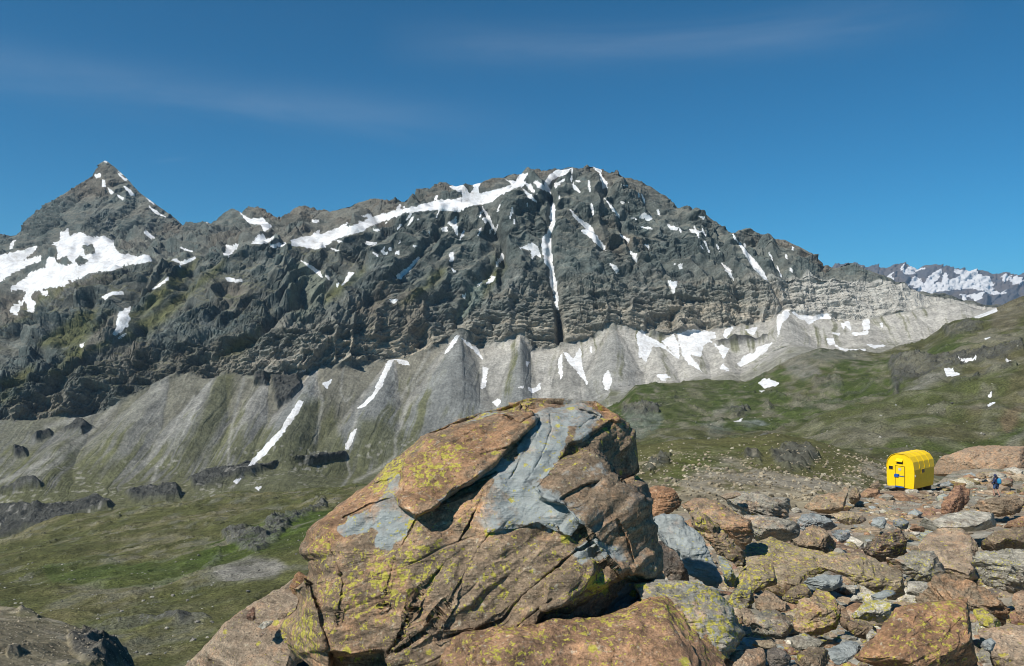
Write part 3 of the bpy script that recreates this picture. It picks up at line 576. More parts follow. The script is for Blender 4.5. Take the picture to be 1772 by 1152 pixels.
hc = [('M', '800,650 870,640 940,650 1000,610 1100,590 1170,550 1182,566 1050,622 990,692 930,742 880,712 820,690', 1), ('M', '340,1000 450,970 520,955 600,965 740,945 760,955 690,977 560,977 450,1002 350,1017', 1), ('M', '730,780 790,720 800,760 750,800', .5),
      (6, '1180,170 1250,145 1400,150 1600,110 1772,100 1772,140 1620,180 1440,200 1300,230 1220,260 1200,310 1180,230', 1), (6, '0,370 60,362 120,375 165,370 150,400 60,410 0,400', 1), (6, '460,375 545,350 550,370 480,388', 1), (6, '1440,280 1600,220 1740,195 1740,215 1600,245 1460,292', .9), (6, '840,240 960,240 970,280 850,290', .6), (6, '740,310 950,330 1080,330 1000,360 800,372', .5), (6, '590,495 640,488 665,505 600,508', 1), (6, '350,430 440,400 450,420 380,450', .5), (6, '1350,360 1430,340 1420,390 1380,410', .5), (3,'1450,720 1560,690 1620,690 1560,730 1480,750',.8), (6,'640,420 860,390 860,405 700,430',.4), (6,'1060,410 1130,420 1100,450 1010,470',.4),(6,'620,340 650,345 640,360',.7)]
cr = np.zeros(px.shape)
for v, s, a in hc: cr = np.maximum(cr, a*pmask(px+9*b2+5*b4, py+5*b2+3*b4, pts(v, s), 4))
ost = ridged(X/150, Y/42, 0*X, 4, .5, seed=49); cr = np.maximum(cr, (.35+.3*(px > 1000))*sstep(.58, .74, ost+.12*b4)*np.interp(px, [0, 700, 1100], [1, .6, .6])*(T > .5))
b6 = np.abs(fbm(X/85, Y/120, 0*X, 3, .5, seed=50)); disp = env*(np.where(px > 1000, 26, 6)*(b6-.2)*(1-sstep(4.9, 5.9, T))+np.where(px > 1000, 15, 9)*b1*np.clip(dk, .3, 1.4)+7*b2*np.clip(dk, .3, 1.2)+4*(b5-.3)+1.2*(b3-.3)+.7*b4)*np.where(px > 1000, .7, 1)-2-4*sstep(1050, 1200, px)*sstep(4.5, 6, T)+cr*(9*b3+3*b4+3)*np.clip(dk, .4, 1.5)
Z2 = Z+disp; Y2 = Y-cr*b3*6
N = normals(X, Y2, Z2); nz = np.abs(N[..., 2])
c1 = fbm(X/90, Y/130, 0*X, 5, .6, seed=45); c2 = fbm(X/22, Y/40, 0*X, 4, .6, seed=46); c3 = fbm(X/320, Y/420, 0*X, 4, seed=47)
C = np.broadcast_to(np.array((.082, .085, .032)), X.shape+(3,)).copy()
C = mixc(C, (.055, .080, .016), sstep(-.1, .25, c3+.3*c1))
C = mixc(C, (.135, .12, .06), sstep(.0, .45, c1+.4*c2-.2*c3)*.7)
C = mixc(C, (.045, .055, .018), sstep(.1, .45, c2-.6*c1)*.6)
C = mixc(C, (.155, .148, .13), sstep(.12, .5, c2+.5*c1)*np.interp(px, [0, 600, 1000, 1200], [.35, .45, .7, .55]))
for v, s, c, a in [('M', '740,830 820,780 900,755 1000,760 1040,790 1000,820 900,840 820,840', (.20, .19, .165), .9), ('M', '150,790 420,780 700,750 760,700 800,760 600,860 400,870 200,850', (.055, .085, .018), .5), (6, '1200,300 1350,230 1500,210 1420,240 1280,310', (.21, .205, .18), .8), (6, '700,170 780,160 860,190 870,220 800,240 730,215', (.22, .21, .19), .75), (6, '520,430 620,415 640,440 560,465 510,455', (.25, .28, .27), .8), (6, '0,400 165,400 150,480 40,500 0,450', (.19, .215, .20), .55), (6, '340,460 420,440 480,470 380,485', (.22, .235, .215), .6),
                   (6, '540,180 700,170 880,110 1000,100 1100,130 900,180 850,170 700,165', (.19, .185, .16), .7), (6, '1660,420 1772,330 1772,380 1690,470', (.17, .115, .075), .6), (6, '1500,330 1600,300 1580,400 1520,390', (.15, .11, .08), .45), (6, '1150,510 1300,500 1500,500 1640,480 1772,430 1772,500 1640,560 1300,560', (.055, .09, .015), .7), (6, '700,470 900,390 1150,330 1500,230 1760,200 1660,330 1400,440 1200,470 900,480', (.075, .095, .028), .65), (6, '1000,575 1080,565 1160,575 1140,585 1030,585', (.06, .045, .03), .8),
                   (6, '260,190 500,200 420,280 380,380 300,470 200,470 130,350', (.078, .09, .035), .6), (6, '1650,540 1772,450 1772,500 1690,545', (.2, .19, .16), .7), (6,'400,380 480,340 485,345 420,400 380,420',(.25,.235,.2),.8), (6,'1500,80 1772,30 1772,80 1560,95',(.23,.215,.18),.5), (3,'1640,620 1772,580 1772,650 1720,740 1650,700',(.15,.125,.09),.6)]:
    C = mixc(C, c, a*pmask(px+10*b2, py+6*c2, pts(v, s), 6)*sstep(-.6, .1, c2+.25))
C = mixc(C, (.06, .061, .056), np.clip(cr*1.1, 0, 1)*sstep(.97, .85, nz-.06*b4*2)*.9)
C = mixc(C, (.13, .13, .12), np.clip(cr, 0, 1)*.35)
C = mixc(C, (.135, .128, .085), sstep(1000, 1150, px)*(.12+.5*sstep(-.1, .4, c2+.5*c1)))
C *= ((1+.4*c2+.3*b4)*np.where(px > 1000, .88, 1))[..., None]; C = np.clip(C, .012, .5)
HS = [pts(3, s) for s in ('715,935 740,925 800,930 790,940 740,952', '1455,905 1470,897 1515,908 1490,920 1460,918', '1505,858 1560,860 1580,870 1520,880', '1535,655 1600,640 1665,630 1665,641 1590,664', '1625,1045 1660,1025 1655,1040 1630,1054', '1624,984 1646,976 1641,988', '1603,769 1637,769 1622,781', '1696,857 1722,862 1706,870', '680,900 700,897 692,907')]+[pts(6, s) for s in ('484,425 525,413 520,424 490,434', '780,514 804,511 800,519', '492,213 512,209 500,218', '592,277 625,276 622,283', '1194,366 1212,367 1204,374','552,210 575,206 570,215')]
ident = snow_ids(px, py, HS, 1.5*b4+.4)
hills = build_sheet('hills', X, Y2, Z2, C, M_HILL, ident)
H_IDX = (X, Y2, Z2, px, py)

# =================================================================== HILLOCKS NEARER BY
def mound(name, xs, ycrest, dcrest, front, rows, seed, col, rocky, amp=1.0):
    lines = front+[(ycrest, dcrest), (lambda x: ycrest(x)+35, lambda x: dcrest(x)*1.25), (lambda x: ycrest(x)+120, lambda x: dcrest(x)*1.6)]
    X, Y, Z, T = sheet(xs, lines, rows); Y = blur_rows(Y, 6); Z = blur_rows(Z, 6); X = (xs-CX)/F*Y
    px, py = proj(X, Y, Z); k = Y/150.
    b1 = fbm(X/26/amp, Y/34/amp, 0*X, 4, seed=seed); b2 = ridged(X/6, Y/6, Z/6, 4, seed=seed+1); b3 = fbm(X/1.6, Y/1.6, Z/1.6, 3, .6, seed=seed+2)
    rk = np.zeros(px.shape)
    for v, s in rocky: rk = np.maximum(rk, pmask(px+8*b3+6*b1, py+6*b1+4*b3, pts(v, s), 5))
    Z2 = Z+amp*(1.6*b1+.35*b2+.12*b3)+rk*(2.2*b2+.5*b3+.4)*amp
    c1 = fbm(X/12, Y/22, 0*X, 4, .6, seed=seed+3); c2 = fbm(X/2.6, Y/5, 0*X, 4, .65, seed=seed+4)
    C = col(px, py, c1, c2, X.shape); C = mixc(C, (.075, .075, .072), rk*.75)
    C *= (1+.45*c2)[..., None]
    build_sheet(name, X, Y, Z2, np.clip(C, .012, .5), M_MOUND)
    return X, Y, Z2, px, py
def col_a(px, py, c1, c2, sh):
    C = np.broadcast_to(np.array((.092, .09, .036)), sh+(3,)).copy()
    C = mixc(C, (.235, .20, .135), sstep(-.2, .3, c1+.7*c2+(py-825)/70))
    C = mixc(C, (.21, .19, .15), pmask(px, py, pts('R', '200,220 330,130 460,80 560,130 700,170 900,170 1130,120 1150,220 900,260 700,270 300,290'), 14)*sstep(-.5, .3, c2+c1)*.9)
    return mixc(C, (.075, .088, .025), pmask(px+30*c1, py+10*c1, pts('R', '100,200 250,80 420,40 620,30 500,90 330,150 200,240'), 12)*.7)
near_mound = mound('hillock', np.arange(960, 1720, 1.3), tab('900:800 1060:790 1100:777 1180:763 1300:757 1340:752 1400:762 1480:780 1530:797 1600:822 1720:850'), lambda x: np.full_like(x, 230.),
      [(lambda x: np.full_like(x, 960), lambda x: np.full_like(x, 62.)), (lambda x: np.interp(x, [900, 1200, 1400, 1720], [880, 872, 872, 900]), lambda x: np.full_like(x, 105.))], [40, 200, 14, 6], 51, col_a,
      [('R', '640,50 720,30 830,45 860,80 800,110 720,120 670,100'), ('R', '80,160 160,110 210,90 200,130 120,170'), ('R', '520,60 600,70 600,95 540,90')])
def col_b(px, py, c1, c2, sh):
    C = np.broadcast_to(np.array((.19, .165, .11)), sh+(3,)).copy()
    C = mixc(C, (.27, .235, .17), sstep(0, .4, c2+.5*c1)); return mixc(C, (.085, .082, .035), sstep(.05, .4, c1-.3*c2)*.7)
left_mound = mound('hillock', np.arange(-420, 330, 1.3), tab('-420:1010 -100:1030 0:1042 60:1056 130:1076 180:1098 205:1120 235:1155 330:1260'), lambda x: np.full_like(x, 85.),
      [(lambda x: np.full_like(x, 1420.), lambda x: np.full_like(x, 25.)), (lambda x: np.full_like(x, 1200.), lambda x: np.interp(x, [-100, 300], [48, 60]))], [20, 170, 14, 6], 61, col_b,
      [('M', '250,1020 330,1015 380,1040 440,1090 490,1152 330,1170 270,1130 250,1080'), ('M', '40,1120 80,1115 75,1135 40,1135'), ('M','60,925 100,935 130,960 70,945')], .55)

# =================================================================== GROUND UNDER THE BOULDERS
g_y = [780, 800, 830, 842, 858, 870, 890, 920, 960, 1000, 1050, 1100, 1152, 1250, 1400, 1900]
g_d = [125, 106, 80, 70, 60, 46, 30, 19, 12.8, 9.7, 7.4, 6.0, 5.0, 3.8, 2.7, 1.7]
def gdepth(y): return np.interp(y, g_y, g_d)
gx = columns(1040, 1842, 1.5, 1500, 60)
g_edge = tab('-900:950 1000:900 1100:884 1250:876 1340:878 1400:870 1440:862 1480:848 1530:840 1620:828 1650:806 1700:795 1772:790 2700:790')
lines = []
for t in np.linspace(0, 1, 16):
    def yy(x, t=t): return 1900+(g_edge(x)-1900)*(t**.45)
    def sag(x): return np.maximum(0, 1000-x)*.8
    lines.append((lambda x, yy=yy: yy(x)+sag(x)+8, lambda x, yy=yy: gdepth(yy(x))))
lines += [(lambda x: g_edge(x)+sag(x)+30, lambda x: gdepth(g_edge(x))*1.15), (lambda x: g_edge(x)+sag(x)+160, lambda x: gdepth(g_edge(x))*1.5)]
X, Y, Z, T = sheet(gx, lines, [34]*15+[8, 6])
Y = blur_rows(Y, 5); Z = blur_rows(Z, 5); X = (gx-CX)/F*Y
px, py = proj(X, Y, Z)
k = np.clip(Y/12, .25, 1.1); fz = np.clip(9/Y, .1, 1)
b1 = fbm(X/2.4, Y/3.2, 0*X, 4, seed=71); b2 = ridged(X/.8, Y/.9, Z/.8, 4, seed=72); b3 = fbm(X/.2, Y/.25, Z/.2, 3, seed=73)
Z2 = Z+k*(.24*b1+.12*b2*fz+.03*b3*fz)-.5*np.clip(1-Y/34, 0, 1)
c1 = fbm(X/3, Y/6, 0*X, 4, .6, seed=74); c2 = fbm(X/.5, Y/1.0, 0*X, 4, .6, seed=75)
C = np.broadcast_to(np.array((.27, .225, .165)), X.shape+(3,)).copy()
C = mixc(C, (.30, .285, .24), sstep(-.1, .4, c1+.4*c2)); C = mixc(C, (.10, .10, .045), sstep(.1, .45, c1*.8-.5*c2)*np.interp(Y, [14, 25], [.15, .75]))
C = mixc(C, (.22, .13, .085), sstep(.15, .5, fbm(X/5, Y/8, 0*X, 3, seed=76))*.6)
C *= (1+.4*c2)[..., None]
build_sheet('ground', X, Y, Z2, np.clip(C, .02, .5), M_NEAR)
GND = (X, Y, Z2, px, py)

# =================================================================== BOULDERS
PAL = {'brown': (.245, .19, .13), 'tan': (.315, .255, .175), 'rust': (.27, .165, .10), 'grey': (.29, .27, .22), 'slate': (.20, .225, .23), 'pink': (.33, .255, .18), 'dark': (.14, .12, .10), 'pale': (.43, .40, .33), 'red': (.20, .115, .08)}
def ray(px, py, Y): return np.stack([(px-CX)/F*Y, Y, (HY-py)/F*Y], -1)
def smax(a, b, k): h = np.clip(.5+.5*(a-b)/k, 0, 1); return b+(a-b)*h+k*h*(1-h)
def relief(outline, D, thick, tint, lich=.3, blue=0., rust=.5, kt=2.0, et=.1, kf=.35, er=.55, ks=1.6, el=.75, kl=1.2, res=(120, 40), seed=0, feat=None, bluepoly=(), lichpoly=(), rustpoly=(), rough=1.0, lay=1.0, rnd=4.6, centre=None, cuts=14):
    """a solid boulder: star-shaped outline, faceted front made of leaning planes, rounded rim, closed back"""
    nt, nr = res
    P = np.asarray(outline)
    if cuts: P = P.mean(0)+(P-P.mean(0))*1.10
    c = np.array(centre) if centre is not None else (P.max(0)+P.min(0))/2*.5+P.mean(0)*.5
    ang = np.linspace(0, 2*np.pi, nt, endpoint=False); Rr = np.zeros(nt)
    dx, dy = np.cos(ang), np.sin(ang)
    for i in range(len(P)):
        a = P[i]-c; b = P[(i+1) % len(P)]-c; e = b-a
        den = dx*e[1]-dy*e[0]; den = np.where(np.abs(den) < 1e-9, 1e-9, den)
        t = (a[0]*e[1]-a[1]*e[0])/den; u = (a[0]*dy-a[1]*dx)/den
        ok = (t > 0) & (u >= -1e-6) & (u <= 1+1e-6); Rr = np.where(ok, np.maximum(Rr, t), Rr)
    Rr = np.where(Rr <= 0, np.median(Rr[Rr > 0]) if (Rr > 0).any() else 5, Rr)
    Rs = Rr.copy(); 
    Rs = .25*np.roll(Rs, 1)+.5*Rs+.25*np.roll(Rs, -1)
    Rs *= 1+.012*rough*fbm(np.cos(ang)*6+seed, np.sin(ang)*6, 0*ang, 4, .6, seed=seed)
    rho = np.linspace(0, 1, nr+1)[1:]; rho = 1-(1-rho)**1.25
    A = P.max(0)-P.min(0); m = D/F                        # metres per photo pixel here
    hx, hy = A[0]/2*m, A[1]/2*m
    rr = rho[:, None]*np.ones(nt); px = c[0]+rr*Rs*dx; py = c[1]+rr*Rs*dy
    u = (px-c[0])*m; v = (c[1]-py)*m
    w = (1-rr**rnd); w = np.clip(w, 0, 1)**(1/rnd)
    sk = .12*min(hx, hy)
    base = smax(kf*v, kt*(v-et*hy)+kf*et*hy, sk)
    base = smax(base, ks*(u-er*hx)+kf*v*.5, sk); base = smax(base, -kl*(u+el*hx)+kf*v*.5, sk)
    Yf = D+np.clip(base, -2*thick, 3.5*thick)-thick*.55*w+thick*.3
    jx = fbm(u/hx*2+seed, v/hx*2, 0*u, 3, seed=seed+2); 
    Yf += thick*.22*jx*w
    if feat is not None: Yf = Yf+feat(px+2.2*fbm(px/9, py/9, 0*px, 3, seed=5), py+2.2*fbm(px/9, py/9, 0*px+7, 3, seed=6), w)
    Yrim = Yf[-1]
    Yb = D+thick*.5+thick*(.9+.2*jx)*w+np.clip(base, -thick, 2.5*thick)*.6
    Yb = np.maximum(Yb, Yf+.05*thick*w); Yb = Yb+(Yrim-Yb)*(rr**6)
    step = 1 if nr < 60 else 3
    bi = list(range(nr-2, -1, -step))
    Pf = ray(px, py, Yf); Pb = ray(c[0]+(px-c[0])*(.55+.45*rr), c[1]+(py-c[1])*(.55+.45*rr), Yb)[bi]
    cf = ray(np.array([c[0]]), np.array([c[1]]), np.array([Yf[0].mean()])); cb = ray(np.array([c[0]]), np.array([c[1]]), np.array([Yb[0].mean()]))
    G = np.concatenate([Pf, Pb]).copy(); n_rows = len(G)
    V = np.concatenate([cf, G.reshape(-1, 3), cb]); Q = grid_faces(n_rows, nt, True)+1
    # displacement along the normal
    du = np.roll(G, -1, 1)-np.roll(G, 1, 1); dv = np.gradient(G, axis=0); Nn = np.cross(du, dv); Nn /= np.linalg.norm(Nn, axis=-1, keepdims=True)+1e-9
    mid = G.reshape(-1, 3).mean(0)
    if cuts:
        Gc = G-mid; r2 = np.random.RandomState(seed+77)
        for _ in range(cuts):
            nn = r2.randn(3); nn[1] = -abs(nn[1])*.8; nn /= np.linalg.norm(nn); pr = Gc@nn; mx = pr.max(); dd_ = mx*r2.uniform(.70, .93)
            ov = np.clip(pr-dd_, 0, None); Gc = Gc-(ov*.93)[..., None]*nn
        G = Gc+mid; du = np.roll(G, -1, 1)-np.roll(G, 1, 1); dv = np.gradient(G, axis=0); Nn = np.cross(du, dv); Nn /= np.linalg.norm(Nn, axis=-1, keepdims=True)+1e-9
    if ((G[:nr//2]-mid)*Nn[:nr//2]).sum() < 0: Nn = -Nn
    sz = min(hx, hy); q = G/sz; rs = np.random.RandomState(seed+100); l = rs.randn(3); l[2] += 1.6*np.sign(l[2]); l /= np.linalg.norm(l)
    ql = q@l
    dsp = .03*fbm(q[..., 0]*1.7, q[..., 1]*1.7, q[..., 2]*1.7, 5, .55, seed=seed+3)+.05*(ridged(q[..., 0]*2.2, q[..., 1]*2.2, q[..., 2]*2.2, 4, seed=seed+4)-.35)
    lam = fbm(q[..., 0]*.6+ql*5, q[..., 1]*.6, q[..., 2]*.6+ql*5, 4, .6, seed=seed+5)
    dsp += .055*lay*(np.abs(lam)**.7*np.sign(lam))
    hh = ql*4.5+1.3*fbm(q[..., 0], q[..., 1], q[..., 2], 3, seed=seed+7); fr = hh-np.floor(hh)
    dsp += .06*lay*np.where(fr < .82, fr/.82, (1-fr)/.18)*sstep(-.25, .25, fbm(q[..., 0]*1.3, q[..., 1]*1.3, q[..., 2]*1.3+4, 3, seed=seed+8))
    dsp += .13*facet(q[..., 0]*1.5+ql*1.0, q[..., 1]*1.5, q[..., 2]*1.5+ql*1.2, 4, .5, seed=seed % 17)
    dsp -= .03*np.abs(vnoise(q[..., 0]*3+seed, q[..., 1]*3, q[..., 2]*3))+.03*np.abs(vnoise(q[..., 0]*7+seed, q[..., 1]*7, q[..., 2]*7))
    fv = np.abs(fbm(q[..., 0]*.8+ql*2.2, q[..., 1]*.8, q[..., 2]*.8+ql*2.2, 4, .5, seed=seed % 23+30)); dsp -= (.055 if cuts else .022)*np.exp(-(fv/.022)**2)*sstep(-.2, .2, fbm(q[..., 0]*1.5+9, q[..., 1]*1.5, q[..., 2]*1.5, 2, seed=seed % 19+31))
    G2 = G+Nn*(dsp*sz*rough)[..., None]
    V[1:-1] = G2.reshape(-1, 3)
    nv = len(V); last = nv-1
    i0 = np.arange(nt); tri_f = np.stack([np.zeros(nt, int), 1+i0, 1+(i0+1) % nt, 1+(i0+1) % nt], -1)
    s = 1+(n_rows-1)*nt; tri_b = np.stack([np.full(nt, last), s+(i0+1) % nt, s+i0, s+i0], -1)
    # masks
    gp = np.concatenate([px, px[bi]]); gq = np.concatenate([py, py[bi]])
    wq = 9*fbm(gp/16, gq/16, 0*gp, 4, .6, seed=9)
    def mk(polys, base):
        mm = np.full(gp.shape, float(base))
        for p, val, soft in polys:
            kk = pmask(gp+wq, gq+wq, p, soft); mm = mm+(val-mm)*kk
        return np.concatenate([[mm[0].mean()], mm.ravel(), [mm[-1].mean()]])
    at = {'tint': np.broadcast_to(np.array(tint), (nv, 3)), 'blue': mk(bluepoly, blue), 'lich': mk(lichpoly, lich), 'rust': mk(rustpoly, rust)}
    # quads plus fans (fans stored as triangles)
    me = bpy.data.meshes.new('boulder'); loops = np.concatenate([Q.ravel(), tri_f[:, :3].ravel(), tri_b[:, :3].ravel()]).astype(np.int32)
    st = np.concatenate([np.arange(len(Q))*4, len(Q)*4+np.arange(2*nt)*3]).astype(np.int32)
    org = V.mean(0); org[2] = V[:, 2].min()
    me.vertices.add(nv); me.vertices.foreach_set('co', (V-org).astype(np.float32).ravel()); me.loops.add(len(loops)); me.loops.foreach_set('vertex_index', loops)
    me.polygons.add(len(st)); me.polygons.foreach_set('loop_start', st); me.update(calc_edges=True)
    bm = bmesh.new(); bm.from_mesh(me); bmesh.ops.recalc_face_normals(bm, faces=bm.faces); bm.to_mesh(me); bm.free(); me.shade_smooth()
    if cuts: me.set_sharp_from_angle(angle=R(24))
    for an, av in at.items():
        av = np.ascontiguousarray(av, np.float32)
        if av.ndim == 1: a = me.attributes.new(an, 'FLOAT', 'POINT'); a.data.foreach_set('value', av)
        else: a = me.attributes.new(an, 'FLOAT_COLOR', 'POINT'); a.data.foreach_set('color', np.c_[av, np.ones(nv)].astype(np.float32).ravel())
    me.materials.append(M_ROCK)
    return me, org

# ---- the great boulder in the foreground
hero_out = pts('H', '165,520 200,485 250,450 390,350 500,255 580,175 720,110 850,75 960,40 1100,42 1210,52 1300,105 1350,170 1366,295 1350,330 1390,345 1425,470 1440,600 1455,700 1400,770 1300,850 1200,960 800,1090 400,1110 250,1080 170,1000 130,970 80,905 75,860 130,770 112,722 165,690 182,622 150,592 166,560')
hm = 5.2/F
def hero_feat(px, py, w):
    def M(s, soft=2.5): return pmask(px, py, pts('H', s), soft)
    d = np.zeros(px.shape)
    # upper brown slab lying proud of the blue bed
    U = M('495,395 515,330 520,260 600,170 730,112 900,85 985,90 1000,115 930,190 870,250 770,335 690,385 620,440 560,470 520,440', 3.0)
    d -= U*.13
    # dark overhanging end of the top block
    K = pts('H', '1085,262 1115,205 1165,185 1270,118 1340,125 1370,170 1385,300 1315,350 1240,262 1175,247')
    kk = pmask(px, py, K, 2.5); dd = ldist(px, py, pts('H', '1060,250 1115,200 1165,180 1270,113 1345,120'), 260); d += kk*(.06+np.clip(dd, 0, 200)*hm*1.35)
    # grey lower right block, standing nearer
    L_ = M('985,355 1040,295 1085,268 1175,250 1240,258 1320,348 1400,340 1440,480 1450,700 1300,690 1160,500 1095,425 1010,400', 2.5); d -= L_*.10
    d -= M('820,340 960,340 1090,420 1165,495 1125,545 1000,490 820,525 800,440', 2.5)*.035
    d += M('1085,400 1180,345 1230,335 1180,400 1110,425', 2)*.05
    # nodule and the hollow beneath it
    d += M('1170,770 1330,668 1420,690 1380,760 1240,830 1050,862 1000,850 1020,810 1110,800', 3)*.16
    d -= M('1040,690 1130,640 1250,605 1330,650 1300,690 1180,750 1110,790 1020,800', 4)*.09
    d += M('250,955 330,965 440,960 455,1010 430,1100 260,1100', 3)*.35
    d += M('645,420 700,370 770,340 850,330 800,370 700,400', 2)*.05
    d -= M('165,690 112,722 130,770 75,860 130,970 240,940 210,800', 3)*.06
    for s, wd, dp in [('810,380 760,480 700,590 620,690 560,770 500,900 450,985', 1.1, .03), ('1145,590 1080,640 1020,690 940,760 880,830 780,880 650,900', 1.3, .05), ('650,415 700,385 760,345 850,310', 1.6, .05), ('1000,100 1000,170 940,260 900,330', 1.2, .02), ('1045,100 1050,160 1010,260 960,340', 1.0, .02), ('640,860 540,920 470,960', 1.2, .04), ('930,860 1000,800 1050,770', 1.2, .03), ('1160,500 1200,560 1150,590', 1.4, .04), ('250,560 300,700 280,850', .9, .015), ('400,350 480,330 520,300', 1.0, .03), ('300,470 400,420 480,400', 1., .02), ('860,90 940,130 1000,100', 1.4, .05), ('1150,80 1220,100 1150,150 1090,145', 1.1, .03), ('560,480 480,640 440,800', .9, .015), ('830,520 760,640 690,760 620,860', .9, .02), ('900,60 960,75 1020,60', 1, .02), ('1290,480 1330,560 1350,640', 1.2, .03), ('820,240 900,215 940,190', 1.3, .04)]:
        l = ldist(px, py, pts('H', s), wd*6); d += dp*np.exp(-(l/(wd*1.25))**2)
    return d
hb = [(pts('H', '985,90 1050,60 1130,45 1195,60 1150,90 1190,120 1120,150 1100,210 1060,270 1000,340 960,345 1090,420 1165,495 1120,545 1000,492 820,525 795,440 830,380 850,330 760,350 660,420 640,410 760,330 860,265 930,250 930,190 980,140'), 1.0, 6), (pts('H', '410,420 470,330 510,310 495,390 520,440 560,475 540,530 470,580 410,580 420,520 380,490 370,470'), .85, 8), (pts('H', '270,510 320,470 400,455 400,520 300,540'), .9, 6), (pts('H', '1110,590 1180,540 1290,560 1400,600 1390,660 1330,640 1250,605 1150,640'), .75, 12), (pts('H', '720,110 850,78 930,70 870,95 740,122'), .6, 5), (pts('H', '1240,820 1330,700 1440,690 1440,760 1330,830'), .8, 12), (pts('H','1290,480 1420,470 1440,600 1330,560'), .6, 14), (pts('H','1150,150 1240,130 1200,170 1110,210'), .55, 8)]
hb += [(pts('H', '1000,370 1090,290 1240,260 1330,350 1410,360 1440,600 1450,700 1330,660 1290,560 1180,520 1100,430'), .40, 12), (pts('H', '1000,60 1200,50 1260,90 1200,150 1100,160 1000,140'), .62, 10), (pts('H', '860,330 1000,330 1090,420 1165,495 1120,545 1000,500 820,530 760,480'), .68, 14)]
hl = [(pts('H', '550,220 700,200 730,260 640,330 560,340 520,300'), .72, 22), (pts('H', '450,270 520,250 500,330 400,370'), .85, 12), (pts('H', '200,560 400,600 640,560 800,560 560,760 380,860 180,760'), .66, 30), (pts('H', '500,500 560,460 570,520 500,560'), .75, 12), (pts('H', '1170,680 1250,660 1260,740 1200,750'), .95, 12), (pts('H', '800,860 850,860 840,900 800,890'), .95, 10), (pts('H', '620,560 1000,520 1130,600 900,720 720,860 600,850'), .56, 30), (pts('H', '1000,340 1160,500 1400,640 1430,400 1250,260'), .2, 20), (pts('H', '80,840 180,800 220,960 130,970'), .8, 14), (pts('H', '860,40 1000,45 960,90 850,90'), .65, 10)]
hr = [(pts('H', '560,700 800,520 1100,560 1000,800 700,860'), .3, 40), (pts('H', '500,420 520,260 700,140 900,90 980,100 860,230 700,340 560,450'), .78, 20), (pts('H', '170,520 390,350 420,400 260,560 180,620'), .85, 20), (pts('H', '170,640 520,620 560,800 420,960 180,960'), .62, 40), (pts('H', '1150,70 1260,60 1300,110 1200,150 1140,140'), .8, 12)]
me, org = relief(hero_out, 5.2, .75, (.215, .158, .105), lich=.48, rust=.5, kt=1.25, et=.28, kf=.62, er=.62, ks=.75, el=.86, kl=1.1, res=(1000, 330), seed=3, feat=hero_feat, bluepoly=hb, lichpoly=hl, rustpoly=hr, rough=.5, lay=.7, rnd=3.6, centre=pts('H', '780,560')[0], cuts=0)
me.name = 'boulder'; o = link('boulder', me, None, org); tag(o, 'huge rust-brown boulder with blue-grey bed and yellow lichen filling the centre foreground', 'boulder')

